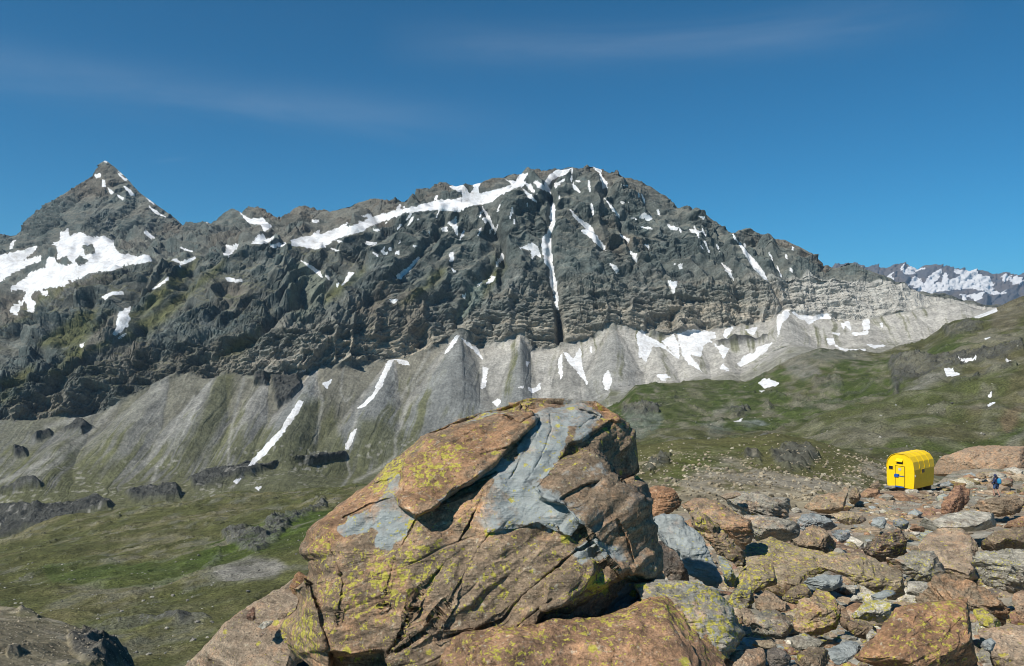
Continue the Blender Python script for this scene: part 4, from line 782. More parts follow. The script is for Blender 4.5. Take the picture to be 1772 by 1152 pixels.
# ---- boulders traced one by one:  view, outline, tint, label, options
BL = [
('H', '430,1035 520,985 650,920 800,890 1000,862 1180,843 1380,785 1470,765 1540,800 1600,870 1627,960 1610,1060 1000,1170 500,1170', 'rust', 'long rusty brown rock below the huge boulder at the bottom edge', dict(D=4.5, thick=.45, lich=.58, rust=.52, kt=1.6, et=.0, kf=.8, res=(420, 110), lay=1.4, er=.9, rough=.6, cuts=4)),
('H', '1365,718 1450,703 1560,712 1650,748 1695,800 1735,880 1768,935 1700,965 1640,965 1560,960 1480,860 1400,790', 'grey', 'blue-grey block crusted with bright yellow lichen right of the huge boulder foot', dict(D=4.9, thick=.4, lich=.62, blue=.42, kt=1.3, et=-.1, kf=.6, res=(300, 80), rough=.7, cuts=4)),
('L', '380,1040 560,860 740,660 960,490 1160,380 1300,290 1400,400 1560,700 1600,1060 1200,1200 300,1160', 'pink', 'smooth pinkish slab sloping down left behind the huge boulder', dict(D=7.6, thick=.7, lich=.33, rust=.45, kt=1.0, et=-.3, kf=.9, res=(300, 90), rough=.35, el=.4, kl=.9, er=1.2)),
('L', '870,635 905,560 962,503 970,612 955,632', 'red', 'small dark upright stone standing on the pinkish slab', dict(D=7.3, thick=.12)),
('L', '985,690 1040,642 1125,625 1112,668 1022,706', 'pale', 'flat pale stone lying on the pinkish slab', dict(D=7.0, thick=.1)),
('L', '1148,612 1200,562 1285,552 1240,590 1180,627', 'brown', 'thin brown stone on the pinkish slab beside the lichen lump', dict(D=6.8, thick=.08)),
('L', '1000,772 1040,725 1053,737 1015,778', 'dark', 'tiny dark stone on the pinkish slab under the flat pale stone', dict(D=6.8, thick=.05)),
('L', '1268,350 1330,218 1365,215 1445,262 1425,370 1405,475 1335,415', 'rust', 'orange rusty chunk stuck out from the left side of the huge boulder', dict(D=5.5, thick=.12, rust=.95)),
('L', '1190,690 1280,560 1400,520 1460,700 1510,900 1540,975 1420,1015 1330,935 1230,785', 'brown', 'yellow lichened lump leaning at the left foot of the huge boulder', dict(D=5.2, thick=.2, lich=.8)),
('H', '148,590 165,565 185,600 180,622', 'red', 'little dark red flake on the left edge of the huge boulder', dict(D=5.3, thick=.06)),
('R', '105,215 160,207 212,210 236,255 272,290 200,332 130,335', 'red', 'dark red chunk just right of the top half of the huge boulder', dict(thick=.35, rust=.9, lich=.0, kt=2.5, et=.5, D=9.5)),
('P', '168,372 235,335 310,305 400,400 560,560 680,760 757,962 742,1012 640,950 560,900 440,780 350,640 210,560', 'slate', 'tilted blue-grey slab half in the shadow of the huge boulder', dict(D=7.3, thick=.25, blue=.75, kt=.5, kf=.9, er=.8, el=1.2, kl=.4, lich=.35, res=(240, 60))),
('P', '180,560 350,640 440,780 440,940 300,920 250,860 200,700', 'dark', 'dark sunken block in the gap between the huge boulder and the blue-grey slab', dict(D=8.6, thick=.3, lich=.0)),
('P', '440,320 520,330 700,480 880,640 1000,780 965,805 890,755 760,712 600,562 480,420', 'brown', 'long narrow brown slab leaning over the tilted blue-grey slab', dict(D=8.3, thick=.25, kt=.8, kf=.6, lich=.5, lay=2.0)),
('P', '330,300 430,250 540,215 640,230 760,280 940,400 972,470 1000,570 890,632 760,512 640,420 440,330', 'pink', 'flat pinkish brown block with a black hollow under its right end', dict(D=10.2, thick=.55, kt=1.8, et=-.4, kf=-.5, lich=.42, rust=.6)),
('P', '650,238 720,190 860,160 1060,180 1085,215 1250,198 1306,300 1312,362 1200,387 1000,352 880,342 760,292', 'grey', 'layered grey slab stack on the skyline right of the huge boulder', dict(D=14.5, thick=.7, kt=3, et=.2, kf=-.25, lay=2.6, lich=.35)),
('P', '700,185 760,160 870,152 880,172 800,205 720,212', 'pink', 'thin pink slab lying on the layered grey stack', dict(D=14.2, thick=.2)),
('P', '885,350 1060,355 1180,370 1330,420 1402,482 1290,532 1250,572 1100,562 1000,572 960,450', 'grey', 'grey block with a wide black cave beneath it', dict(D=12.3, thick=.6, kt=2.0, et=.1, kf=-.9, blue=.3)),
('P', '1328,422 1400,340 1500,335 1620,390 1682,462 1640,484 1480,444 1380,474', 'slate', 'smooth striped grey rock right of the cave block', dict(thick=.5, blue=.5, lay=1.8, lich=.1)),
('P', '1255,572 1330,510 1450,450 1560,450 1650,540 1684,622 1640,664 1520,642 1400,622', 'brown', 'rounded brown rock with a dark striped right end', dict(thick=.6, er=.15, ks=1.6, lay=1.8, lich=.42)),
('P', '790,850 850,752 900,640 1000,590 1130,545 1280,600 1420,640 1620,680 1690,720 1690,790 1500,830 1380,920 1250,1012 1130,1002 1000,962', 'tan', 'broad flat slab thickly speckled with yellow lichen right of the leaning slabs', dict(D=10.0, thick=.8, kt=2.0, et=-.7, lich=.62, res=(260, 70), rough=.6)),
('P', '690,690 760,720 810,800 840,930 770,960 720,840', 'slate', 'small lichened wedge between the tilted blue-grey slab and the speckled slab', dict(D=8.0, thick=.15, lich=.7, blue=.5)),
('Q', '-20,690 120,680 320,665 450,720 600,790 720,830 737,900 702,1050 662,1112 560,1002 440,962 300,882 200,832 100,792 -20,775', 'tan', 'long ridge-shaped tan rock with a dark vertical right edge', dict(D=9.3, thick=.6, kt=1.8, et=.0, kf=-.1, lich=.55, res=(240, 70), er=.85, ks=2.2)),
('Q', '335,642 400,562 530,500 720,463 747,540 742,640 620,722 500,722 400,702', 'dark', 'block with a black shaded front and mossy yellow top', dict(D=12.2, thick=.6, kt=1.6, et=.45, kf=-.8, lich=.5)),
('Q', '470,745 600,720 760,660 920,653 1000,752 1070,822 1104,882 960,924 880,882 760,872 620,802', 'grey', 'grey-brown pointed block with a black shaded right side', dict(D=10.6, thick=.5, er=.3, ks=1.8, kt=1.6, et=-.1, lich=.55)),
('Q', '820,622 900,522 1000,470 1200,470 1350,560 1330,640 1250,742 1290,832 1362,942 1200,902 1100,862 940,722', 'pink', 'wide pinkish sloping slab in the middle of the boulder field', dict(D=11.5, thick=.7, kt=1.9, et=-.6, lich=.45, rough=.6, rust=.5)),
('Q', '740,445 850,420 950,390 1050,340 1250,310 1420,330 1502,400 1450,462 1200,472 950,472', 'pale', 'big pale flat slab below the dark red rock', dict(thick=1.0, kt=2.6, et=-.5, lich=.35, rust=.25, rough=.6)),
('Q', '988,342 1000,252 1040,180 1120,110 1180,103 1252,160 1240,232 1185,285 1112,332 1002,362', 'red', 'tall dark red rock below the yellow hut', dict(thick=.9, kt=1.4, et=.3, er=-.1, ks=.9, lich=.1, rust=.6)),
('Q', '1285,272 1330,230 1550,190 1700,200 1760,250 1740,310 1560,332 1480,352 1340,302', 'brown', 'long layered brown rock under the hiker at the right edge', dict(thick=1.0, kt=2.2, et=.1, kf=-.3, lay=2.2, lich=.15)),
('Q', '238,182 262,125 300,110 332,180 332,232 245,255', 'brown', 'dark-faced upright block left of the hut on the skyline', dict(thick=.6, kf=-.3)),
('Q', '318,172 400,120 500,130 490,192 400,204', 'rust', 'flat reddish rock left of the hut door', dict(thick=.8, kf=-.2)),
('Q', '398,112 480,50 502,100 422,152', 'brown', 'tilted brown rock leaning up toward the hut', dict(thick=.7)),
('Q', '438,207 490,165 547,190 500,212', 'rust', 'low reddish stone below the hut threshold', dict(thick=.4)),
('Q', '700,130 830,128 826,157 720,167', 'pale', 'flat pale step stone in front of the hut corner', dict(thick=.5, rust=.2)),
('Q', '508,102 620,95 662,117 540,124', 'slate', 'flat blue-grey slab lying before the hut door', dict(thick=.5, blue=.4)),
('Q', '960,92 1060,60 1107,92 1000,114', 'slate', 'flat grey-green slab right of the hut', dict(thick=.6, blue=.5)),
('Q', '878,140 920,134 952,160 930,168', 'pale', 'small white-edged stone right of the hut step', dict(thick=.3, rust=.1)),
('Q', '950,147 1040,133 1015,167', 'pale', 'pale triangular stone between the hut step and the dark red rock', dict(thick=.35, rust=.1)),
('Q', '815,90 830,55 880,38 940,60 945,90 900,105 850,110', 'grey', 'rounded grey rock under the right wall of the hut', dict(thick=.6, rust=.3)),
('U', '333,212 440,110 530,38 582,60 642,210 602,292 560,312 400,282', 'grey', 'small greenish lichened rock beside the lower end of the blue-grey slab', dict(D=6.6, thick=.25, lich=.75, er=.35, ks=1.6)),
('U', '568,352 650,240 740,130 800,160 1002,310 982,352 880,342 740,322 640,352', 'brown', 'flat brown triangular stone with a black gap below', dict(D=6.4, thick=.25, kt=1.6, et=-.7, kf=-.5, lich=.12, rust=.45)),
('U', '495,310 560,318 640,372 642,402 562,522 497,500', 'pink', 'small pinkish stone left of the triangular stone', dict(D=6.3, thick=.15)),
('U', '628,392 740,332 870,350 902,392 1042,380 1052,582 1002,612 902,642 642,642 556,570 602,450', 'grey', 'squat grey-brown rock under the triangular stone', dict(D=6.0, thick=.3, lich=.5)),
('U', '1060,322 1085,240 1190,220 1250,128 1370,170 1472,250 1484,320 1502,542 1302,592 1102,592 1048,540 1050,392', 'tan', 'pointed rock with big yellow lichen rosettes near the bottom', dict(D=5.9, thick=.35, lich=.68, rust=.62, er=.75, res=(220, 60))),
('U', '1095,102 1170,20 1350,-25 1560,-20 1594,50 1402,122 1290,134', 'slate', 'long blue-grey block resting against the ridge-shaped rock', dict(D=7.8, thick=.35, blue=.8, lich=.15, kf=-.2, lay=1.6)),
('U', '1556,97 1600,76 1640,78 1664,112 1684,172 1620,162', 'pale', 'small white stone in the dark hollow', dict(D=7.2, thick=.1, lich=.0, rust=.0)),
('U', '1590,220 1640,175 1720,190 1745,225 1680,240 1610,235', 'pale', 'small pale grey stone under the white stone', dict(D=6.9, thick=.12, lich=.3, rust=.1)),
('U', '1480,332 1560,310 1602,420 1592,542 1502,542', 'brown', 'narrow brown stone right of the lichen rosettes rock', dict(D=5.9, thick=.15)),
('U', '988,692 1030,602 1130,570 1240,620 1482,652 1452,692 1202,712 1040,742', 'grey', 'rounded grey stone in front of the lichen rosettes rock', dict(D=5.4, thick=.2, lich=.35, rust=.3)),
('U', '1368,742 1520,672 1680,650 1724,742 1602,832 1512,892 1440,872', 'slate', 'flat blue-grey stone with a clean top at the bottom', dict(D=5.1, thick=.2, blue=.6, lich=.02, kt=1.7, et=-.6, kf=-.3, rough=.6)),
('U', '238,882 290,812 370,762 690,720 752,738 767,890 720,960 560,980 330,960', 'pink', 'salmon coloured block with a dark right end at the bottom edge', dict(D=4.8, thick=.3, lich=.05, rust=.5, er=.45, ks=2.4, kt=1.4, et=-.3, rough=.6)),
('U', '758,752 830,710 960,760 1012,832 922,892 830,922 765,900', 'dark', 'dark grey stone right of the salmon block', dict(D=4.9, thick=.2, lich=.2, rust=.2)),
('U', '1008,862 1080,782 1202,712 1370,742 1402,832 1360,930 1240,960 1060,930', 'brown', 'brown stone left of the flat blue-grey stone', dict(D=4.9, thick=.25, lich=.3)),
('U', '598,702 640,642 840,630 912,702 760,722', 'tan', 'thin tan stone above the dark grey stone', dict(D=5.3, thick=.15)),
('V', '108,802 150,740 280,620 410,430 500,330 640,290 880,270 1070,230 1180,240 1252,310 1322,530 1334,690 1392,802 1424,950 1200,1040 90,1040', 'rust', 'large rusty boulder with black spots and a yellow rosette at the bottom right', dict(D=5.0, thick=.5, lich=.55, rust=.68, er=.62, ks=1.8, kt=1.0, et=.2, kf=.7, res=(320, 90), rough=.6)),
('V', '1310,540 1530,515 1772,500 1950,520 1950,1040 1430,1040 1442,762 1360,702', 'pink', 'pink slab in the bottom right corner', dict(D=5.3, thick=.5, kt=1.5, et=-.6, lich=.42, rust=.5, rough=.5, el=1.2)),
('V', '1330,700 1370,640 1440,615 1480,640 1470,720 1420,765 1370,745', 'slate', 'small blue-grey stone wedged between the rusty boulder and the pink slab', dict(D=5.0, thick=.12, blue=.9)),
('V', '1258,330 1350,318 1430,370 1532,462 1520,524 1330,532 1290,450', 'tan', 'greenish lichened stone behind the rusty boulder', dict(D=6.2, thick=.25, lich=.85)),
('V', '690,192 870,70 940,13 1050,30 1300,110 1500,200 1640,290 1712,380 1722,492 1530,502 1400,352 1250,322 1100,232 950,242 700,272', 'tan', 'long streaked tan slab sloping to the right edge', dict(D=7.2, thick=.4, kt=1.3, et=.2, kf=.7, lay=2.4, lich=.25, rust=.6, res=(260, 60))),
('V', '578,162 592,40 740,38 862,85 692,192 670,182', 'pale', 'pale block left of the streaked tan slab', dict(D=8.2, thick=.3)),
('V', '1653,212 1690,160 1772,130 1870,200 1870,460 1735,444 1692,320', 'pink', 'rounded pink rock cut by the right edge', dict(D=7.0, thick=.4, rust=.6)),
('V', '0,360 70,345 150,240 300,228 480,288 502,330 422,432 352,472 180,432 0,424', 'pale', 'whitish rock smeared with lime-yellow lichen behind the rusty boulder', dict(D=6.5, thick=.3, lich=.85, rust=.2)),
('V', '-60,470 0,438 100,450 312,522 270,602 150,622 40,602 -20,560', 'tan', 'tan rock left of the rusty boulder top', dict(D=5.8, thick=.25)),
('V', '148,592 210,530 282,560 272,632 170,652', 'pale', 'small whitish lichened stone left of the rusty boulder', dict(D=5.5, thick=.12, lich=.5, rust=.0)),
('V', '-80,662 0,648 60,660 117,712 102,802 0,824 -60,760', 'slate', 'grey stone left of the foot of the rusty boulder', dict(D=5.3, thick=.2, blue=.4, lich=.1)),
('V', '200,180 340,130 430,132 460,160 380,190 300,230 220,235', 'slate', 'small grey stone above the lime-yellow smeared rock', dict(D=7.0, thick=.15, blue=.6)),
('Q', '1248,742 1330,660 1560,638 1700,650 1800,700 1800,980 1602,974 1440,932 1340,902 1290,832', 'grey', 'big grey-green block with yellow lichen at the right edge', dict(D=9.0, thick=.7, kt=1.6, et=.2, kf=-.25, lich=.5, rust=.25, res=(220, 60))),
('Q', '1325,642 1350,560 1480,480 1690,448 1800,480 1800,640 1700,652 1560,642', 'brown', 'brown rock with a dark cave above the grey-green block', dict(D=12.0, thick=.8, kt=2.0, et=.2, kf=-.8, lich=.5)),
('Q', '1500,460 1560,400 1690,350 1800,360 1800,450 1690,450', 'rust', 'rusty rock at the right edge beyond the cave rock', dict(D=18, thick=.8)),
('Q', '90,480 160,460 230,480 260,520 180,570 110,560', 'slate', 'low grey stone right of the striped rounded rock', dict(thick=.4, blue=.4)),
('Q', '600,385 680,370 735,400 740,455 660,460 600,430', 'slate', 'grey slab half buried left of the pale flat slab', dict(thick=.6, blue=.3)),
('Q', '410,430 440,370 520,350 560,400 530,450', 'slate', 'pale blue-green slab between the rubble and the grey slab', dict(thick=.6, blue=.8, lich=.2)),
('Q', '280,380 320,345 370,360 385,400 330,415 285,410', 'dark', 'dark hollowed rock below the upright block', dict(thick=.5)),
('Q', '740,440 790,425 850,440 900,480 800,480 745,465', 'rust', 'rusty stone at the left tip of the pale flat slab', dict(thick=.5, kf=-.5)),
('Q', '740,482 820,480 850,500 790,515', 'pale', 'thin white slab under the pale flat slab', dict(thick=.3, rust=.0)),
('B', '1262,502 1300,470 1380,488 1385,530 1300,542', 'brown', 'brown rock left of the hiker at the outcrop foot', dict(thick=.7)),
('B', '1528,580 1570,545 1640,560 1682,600 1610,622 1540,612', 'brown', 'brown rock right behind the hiker', dict(thick=.7)),
('B', '1400,590 1425,575 1450,590 1440,615 1405,612', 'brown', 'small brown rock at the hiker\'s left side', dict(thick=.4)),
('B', '850,445 900,350 960,300 1100,262 1200,222 1400,203 1772,208 2000,240 2000,520 1700,540 1400,492 1100,512 880,490', 'pink', 'broad reddish rock outcrop beyond the hiker', dict(D=104, thick=9, kt=1.6, et=.2, kf=1.2, res=(300, 80), lich=.25, rust=.6, rough=.6, el=.5, kl=1.2)),
('R', '800,300 860,250 950,240 990,215 1010,240 1000,285 940,330 860,325', 'tan', 'broad tan rock bank left of the upright block', dict(thick=1.6, kt=2, lich=.35, rust=.55, rough=.8)),
('R', '920,330 1000,320 1060,345 1040,375 960,375', 'tan', 'tan rock with yellow specks left of the blue-green slab', dict(thick=.8, lich=.5)),
('R', '735,310 770,300 790,322 760,332', 'pale', 'small pale rock at the end of the layered stack', dict(thick=.4, rust=.1)),
('R', '0,205 60,170 95,205 135,300 130,330 60,330 0,300', 'brown', 'brown shoulder rock against the right side of the huge boulder', dict(D=6.4, thick=.35, lich=.45)),
('R', '480,620 560,560 640,560 700,600 680,650 600,670 520,690', 'tan', 'lichen-grey rock in front of the speckled slab', dict(D=8.0, thick=.4, lich=.65)),
('R', '690,700 760,650 800,640 830,690 790,730 720,730', 'brown', 'brown lichened lump left of the long blue-grey block', dict(D=7.6, thick=.3, lich=.65)),
]
CENTERS = []
for i, (v, s, tint, label, opt) in enumerate(BL):
    P = pts(v, s); opt = dict(opt); rs = np.random.RandomState(i+500)
    yb = P[:, 1].max(); D = opt.pop('D', None)
    if D is None: D = float(gdepth(min(yb, 1150)))*1.01
    wpx = max(P[:, 0].max()-P[:, 0].min(), 1); opt.setdefault('res', (110, 36) if wpx > 30 else (60, 20))
    opt.setdefault('rust', .46); opt.setdefault('lich', .38); t = np.array(PAL[tint])*rs.uniform(.76, 1.02)
    th = opt.pop('thick')
    if D < 40: th = min(th, max(.35*wpx*D/F, .03))
    me, org = relief(P, D, th, tuple(t), seed=10+i*3, **opt)
    nm = 'rock_outcrop' if 'outcrop' in label else ('stone' if 'stone' in label or 'flake' in label or 'chunk' in label else ('rock_slab' if 'slab' in label else 'boulder'))
    me.name = nm; o = link(nm, me, None, org)
    tag(o, label, {'rock_outcrop': 'rock outcrop', 'stone': 'stone', 'rock_slab': 'rock slab', 'boulder': 'boulder'}[nm])
    CENTERS.append((P.mean(0), wpx, label))

# ---- loose stones: faceted pebbles with plane-cut sides
def cut_stone(seed, sub=3, flat=.42, planes=16):
    bm = bmesh.new(); bmesh.ops.create_icosphere(bm, subdivisions=sub, radius=1.0)
    V = np.array([v.co[:] for v in bm.verts]); Fc = np.array([[v.index for v in f.verts] for f in bm.faces]); bm.free()
    rs = np.random.RandomState(seed)
    for _ in range(planes):
        n = rs.randn(3); n /= np.linalg.norm(n); d = rs.uniform(.5, .85); q = V@n-d; V = V-np.clip(q, 0, None)[:, None]*n
    V *= np.array([1, rs.uniform(.65, .95), flat*rs.uniform(.8, 1.25)])
    V = V*(1+.05*fbm(V[:, 0]*3+seed, V[:, 1]*3, V[:, 2]*3, 3, seed=seed))[:, None]
    V[:, 2] -= V[:, 2].min()*.75
    return V, Fc
rs = np.random.RandomState(77)
tn = list(PAL.items()); protos = []
for i in range(14):
    V, Fc = cut_stone(900+i); name, t = tn[i % len(tn)]
    k = rs.uniform(.9, 1.15); nv = len(V)
    me = raw_mesh('stone', V*.5, Fc, M_ROCK, False, {'tint': np.tile(np.array(t)*k, (nv, 1)), 'blue': np.full(nv, .7 if name == 'slate' else .05), 'lich': np.full(nv, rs.choice([.2, .4, .55, .7])), 'rust': np.full(nv, .1 if name in ('pale', 'slate', 'grey') else .5)})
    protos.append((name, me))
NAMES = {'brown': 'brown', 'tan': 'tan', 'rust': 'rusty', 'grey': 'grey', 'slate': 'blue-grey', 'pink': 'pinkish', 'dark': 'dark', 'pale': 'pale', 'red': 'dark red'}
GXg, GYg, GZg, GPX, GPY = GND
def ground_at(x, yq, G=GND):
    """point of a terrain sheet seen near photo position (x, yq)"""
    GX_, GY_, GZ_, GPX_, GPY_ = G
    j = int(np.argmin(np.abs(GPX_[len(GPX_)//2]-x))); col = GPY_[:, j]; ok = np.arange(len(col)) < int(len(col)*.93)
    i = int(np.argmin(np.where(ok, np.abs(col-yq), 1e9)))
    return np.array((GX_[i, j], GY_[i, j], GZ_[i, j]))
used = set(); stuffV, stuffF, stA = [], [], {'tint': [], 'blue': [], 'lich': [], 'rust': []}; off = 0; made = 0
edge_f = g_edge
for n in range(4200):
    x = rs.uniform(1110, 1800); ye = float(g_edge(x)); t = rs.rand(); yq = ye+3+(1165-ye)*t**(1.0 if n < 270 else 1.25)
    p = ground_at(x, yq); wpx = rs.uniform(5, 13)*(.75+.9*t)*(1+2.2*(rs.rand() < .15)); wpx = rs.uniform(9, 34)*(.45+1.0*t)/2 if n < 270 else wpx; sz = wpx*p[1]/F*1.5
    i = rs.randint(len(protos)); nm, me = protos[i]
    if nm == 'slate' and rs.rand() < .6: i = int(rs.choice([0, 1, 2, 5, 9])); nm, me = protos[i]
    if n < 270:
        sz *= 2.0
        o = link('stone', me, None, p-np.array((0, 0, .12*sz))); o.scale = (sz, sz*rs.uniform(.7, 1), sz*rs.uniform(.7, 1.2)); o.rotation_euler = (rs.uniform(-.5, .5), rs.uniform(-.5, .5), rs.uniform(0, 6.28))
        qx, qy = CX+p[0]/p[1]*F, HY-p[2]/p[1]*F
        # label it by its colour, size and the traced rock it lies next to
        best = sorted(CENTERS, key=lambda c: (c[0][0]-qx)**2+((c[0][1]-qy)*1.6)**2)
        lab = None
        for c in best[:8]:
            dx, dy = qx-c[0][0], qy-c[0][1]
            rel = ('right of' if dx > 0 else 'left of') if abs(dx) > abs(dy)*1.3 else ('below' if dy > 0 else 'above')
            sizew = 'palm-sized' if sz < .22 else ('small' if sz < .45 else ('mid-sized' if sz < .9 else 'large'))
            cand = f"{sizew} {NAMES[nm]} loose stone {rel} the {c[2]}".split()[:16]
            while cand[-1] in ('the', 'and', 'a', 'with', 'of', 'at', 'in', 'to', 'its', 'by', 'black', 'under', 'right', 'left', 'blue-grey', 'yellow', 'lying', 'below', 'behind', 'between', 'beside', 'bright', 'dark', 'from', 'before', 'half', 'big', 'wide'): cand.pop()
            cand = ' '.join(cand)
            if cand not in used: lab = cand; break
        lab = lab or cand; used.add(lab)
        tag(o, lab, 'stone', 'loose stones among the boulders')
    else:
        V, Fc = cut_stone(2000+n % 60, 1, .42, 8)
        a = rs.uniform(0, 6.28); cA, sA = math.cos(a), math.sin(a); V = V*.5*sz; V = np.c_[V[:, 0]*cA-V[:, 1]*sA, V[:, 0]*sA+V[:, 1]*cA, V[:, 2]]+p-np.array((0, 0, .1*sz))
        stuffV.append(V); stuffF.append(Fc+off); off += len(V); t = np.array(PAL[nm])*rs.uniform(.85, 1.2)
        stA['tint'].append(np.tile(t, (len(V), 1))); stA['blue'].append(np.full(len(V), .6 if nm == 'slate' else 0)); stA['lich'].append(np.full(len(V), rs.choice([.1, .4, .6]))); stA['rust'].append(np.full(len(V), .4))
o = link('rubble', raw_mesh('rubble', np.concatenate(stuffV), np.concatenate(stuffF), M_ROCK, False, {k: np.concatenate(v) for k, v in stA.items()}))
tag(o, 'loose brown and grey rubble filling the gaps between the boulders', 'rubble', kind='stuff')

def scatter(G, n, xr, yr, smin, smax, seed, name, label, cols, dens=None):
    rs = np.random.RandomState(seed); VV, FF, CC = [], [], []; off = 0
    lib = [cut_stone(3000+i, 1, .65, 7) for i in range(24)]
    GX_, GY_, GZ_, GPX_, GPY_ = G; xs = GPX_[0]; nvis = int(len(GPX_)*.94)
    for _ in range(n):
        x = rs.uniform(*xr); j = int(np.argmin(np.abs(xs-x))); i = rs.randint(2, nvis)
        y = GPY_[i, j]
        if not (yr[0] < y < yr[1]): continue
        if dens is not None and rs.rand() > dens(x, y): continue
        sz = smin*(smax/smin)**(rs.rand()**2.2); V, Fc = lib[rs.randint(24)]
        a = rs.uniform(0, 6.28); cA, sA = math.cos(a), math.sin(a); V = V*.5*sz
        V = np.c_[V[:, 0]*cA-V[:, 1]*sA, V[:, 0]*sA+V[:, 1]*cA, V[:, 2]]+np.array((GX_[i, j], GY_[i, j], GZ_[i, j]-.1*sz))
        VV.append(V); FF.append(Fc+off); off += len(V); CC.append(np.tile(np.array(cols[rs.randint(len(cols))])*rs.uniform(.8, 1.2), (len(V), 1)))
    o = link(name, raw_mesh(name, np.concatenate(VV), np.concatenate(FF), M_MOUND, False, {'col': np.concatenate(CC)}))
    tag(o, label, 'scattered rocks', kind='stuff')
GREYS = [(.26, .25, .21), (.20, .19, .165), (.30, .285, .24), (.15, .145, .125)]
clump = lambda x, y: .12+.88*(vnoise(np.array([x/40.]), np.array([y/14.]), np.array([.5]))[0] > .1)
scatter(H_IDX, 3000, (-40, 700), (842, 1160), .5, 3.8, 5, 'meadow_rocks', 'countless pale rocks strewn over the green meadow at the left', GREYS, clump)
scatter(H_IDX, 1300, (1050, 1800), (600, 800), 1.0, 5, 6, 'hillside_rocks', 'countless pale rocks strewn over the green hills at the right', GREYS, clump)
scatter(near_mound, 5200, (1070, 1560), (752, 900), .22, 1.25, 7, 'hillock_scree', 'brown scree scattered over the grassy hillock left of the hut', [(.31, .26, .18), (.25, .21, .145), (.36, .32, .24), (.16, .14, .10)], lambda x, y: .15+.85*min(1, max(0, (y-775)/50)))
scatter(left_mound, 2600, (-60, 250), (1040, 1160), .05, .34, 8, 'hillock_stones', 'dark and pale stones scattered over the bare hillock at bottom left', [(.26, .23, .17), (.2, .18, .14), (.31, .27, .2)])

# =================================================================== AIR
bm = bmesh.new(); bm_box(bm, (-42000, -3000, -1700), (42000, 42000, 2350))
hz = bpy.data.materials.new('mountain_air'); hz.use_nodes = True; hn = hz.node_tree; hn.nodes.clear()
h_o = hn.nodes.new('ShaderNodeOutputMaterial'); h_v = hn.nodes.new('ShaderNodeVolumePrincipled'); hn.links.new(h_v.outputs[0], h_o.inputs['Volume'])
h_v.inputs['Color'].default_value = (.52, .73, 1.0, 1); h_v.inputs['Density'].default_value = 1.5e-5; h_v.inputs['Anisotropy'].default_value = 0.1
haze = bm_obj('haze', bm, hz); haze['kind'] = 'stuff'; haze['label'] = 'thin blue air between the viewer and the far snowy range'; haze['category'] = 'haze'

# =================================================================== BIVOUAC HUT
M_YEL = plain('yellow_painted_metal', (.82, .54, .004), .42, 5, .07, spec=.4); M_BLK = plain('dark_window_glass', (.015, .016, .02), .2, 5, .1, spec=.6)
M_SEAM = plain('dark_rubber_seal', (.05, .04, .01), .7); M_BLUE = plain('blue_enamel', (.015, .09, .36), .45); M_GREYP = plain('grey_plate', (.45, .46, .45), .5); M_WOOD = plain('weathered_timber', (.13, .10, .07), .8)
HD = 68.0; hp = Vector(((1558-CX)/F*HD, HD, (HY-843)/F*HD))
hut = bpy.data.objects.new('bivouac_hut', None); COL.objects.link(hut)
yaw = math.atan2(hp.x, hp.y)                      # direction of sight to the hut, clockwise from +Y
hut.location = hp; hut.rotation_euler = (0, 0, -yaw-R(27))   # local -Y is the door side, turned to the left of the viewer
tag(hut, 'bright yellow metal bivouac hut with rounded roof and blue door latch on the boulder slope', 'hut')
HW, HL, WH, HH = 1.19, 3.4, 1.62, 2.86
def sect(k=8):
    q = [(-HW*.93, 0.0), (-HW*.985, .5), (-HW, WH*.75), (-HW*.99, WH)]
    for a in np.linspace(180, 0, k)[1:-1]:
        ca, sa = math.cos(R(a)), math.sin(R(a)); q.append((math.copysign(abs(ca)**.82, ca)*HW*.99, WH+(HH-WH)*abs(sa)**.9))
    q += [(HW*.99, WH), (HW, WH*.75), (HW*.985, .5), (HW*.93, 0.0)]
    return q
S = sect()
bm = bmesh.new(); A = [bm.verts.new((x, 0, z)) for x, z in S]; B = [bm.verts.new((x, HL, z)) for x, z in S]
n = len(S); wi = 4
for i in list(range(wi))+list(range(n-1-wi, n-1)): bm.faces.new((A[i], A[i+1], B[i+1], B[i]))
bm.faces.new(A); bm.faces.new(list(reversed(B))); bm.faces.new((A[0], B[0], B[-1], A[-1]))
bmesh.ops.recalc_face_normals(bm, faces=bm.faces); bm_obj('shell_wall', bm, M_YEL, hut)
bm = bmesh.new(); ov = .07; Sr = S[wi-1:n-wi+1]
rows = []
for yv, sc in ((-ov, 1.0), (HL+ov, 1.0)):
    rows.append([bm.verts.new((x*1.022, yv, z+.03+(-.06 if i in (0, len(Sr)-1) else 0))) for i, (x, z) in enumerate(Sr)])
    rows.append([bm.verts.new((x*1.002, yv, z+.004+(-.06 if i in (0, len(Sr)-1) else 0))) for i, (x, z) in enumerate(Sr)])
o0, i0, o1, i1 = rows
for i in range(len(Sr)-1):
    bm.faces.new((o0[i], o0[i+1], o1[i+1], o1[i])); bm.faces.new((i0[i], i1[i], i1[i+1], i0[i+1])); bm.faces.new((o0[i], i0[i], i0[i+1], o0[i+1])); bm.faces.new((o1[i], o1[i+1], i1[i+1], i1[i]))
for e in (0, -1): bm.faces.new((o0[e], o1[e], i1[e], i0[e]))
bmesh.ops.recalc_face_normals(bm, faces=bm.faces); roof = bm_obj('roof', bm, M_YEL, hut)
bm = bmesh.new()
for yv in (.9, 1.75, 2.6):
    pr = [(x*1.026, z+.036) for x, z in Sr]
    for a, b in zip(pr, pr[1:]): bm_tube(bm, (a[0], yv, a[1]), (b[0], yv, b[1]), .016, n=6)
bm_obj('roof_seam', bm, M_YEL, roof)
dx0, dx1, dz1 = -.40, .36, 1.76
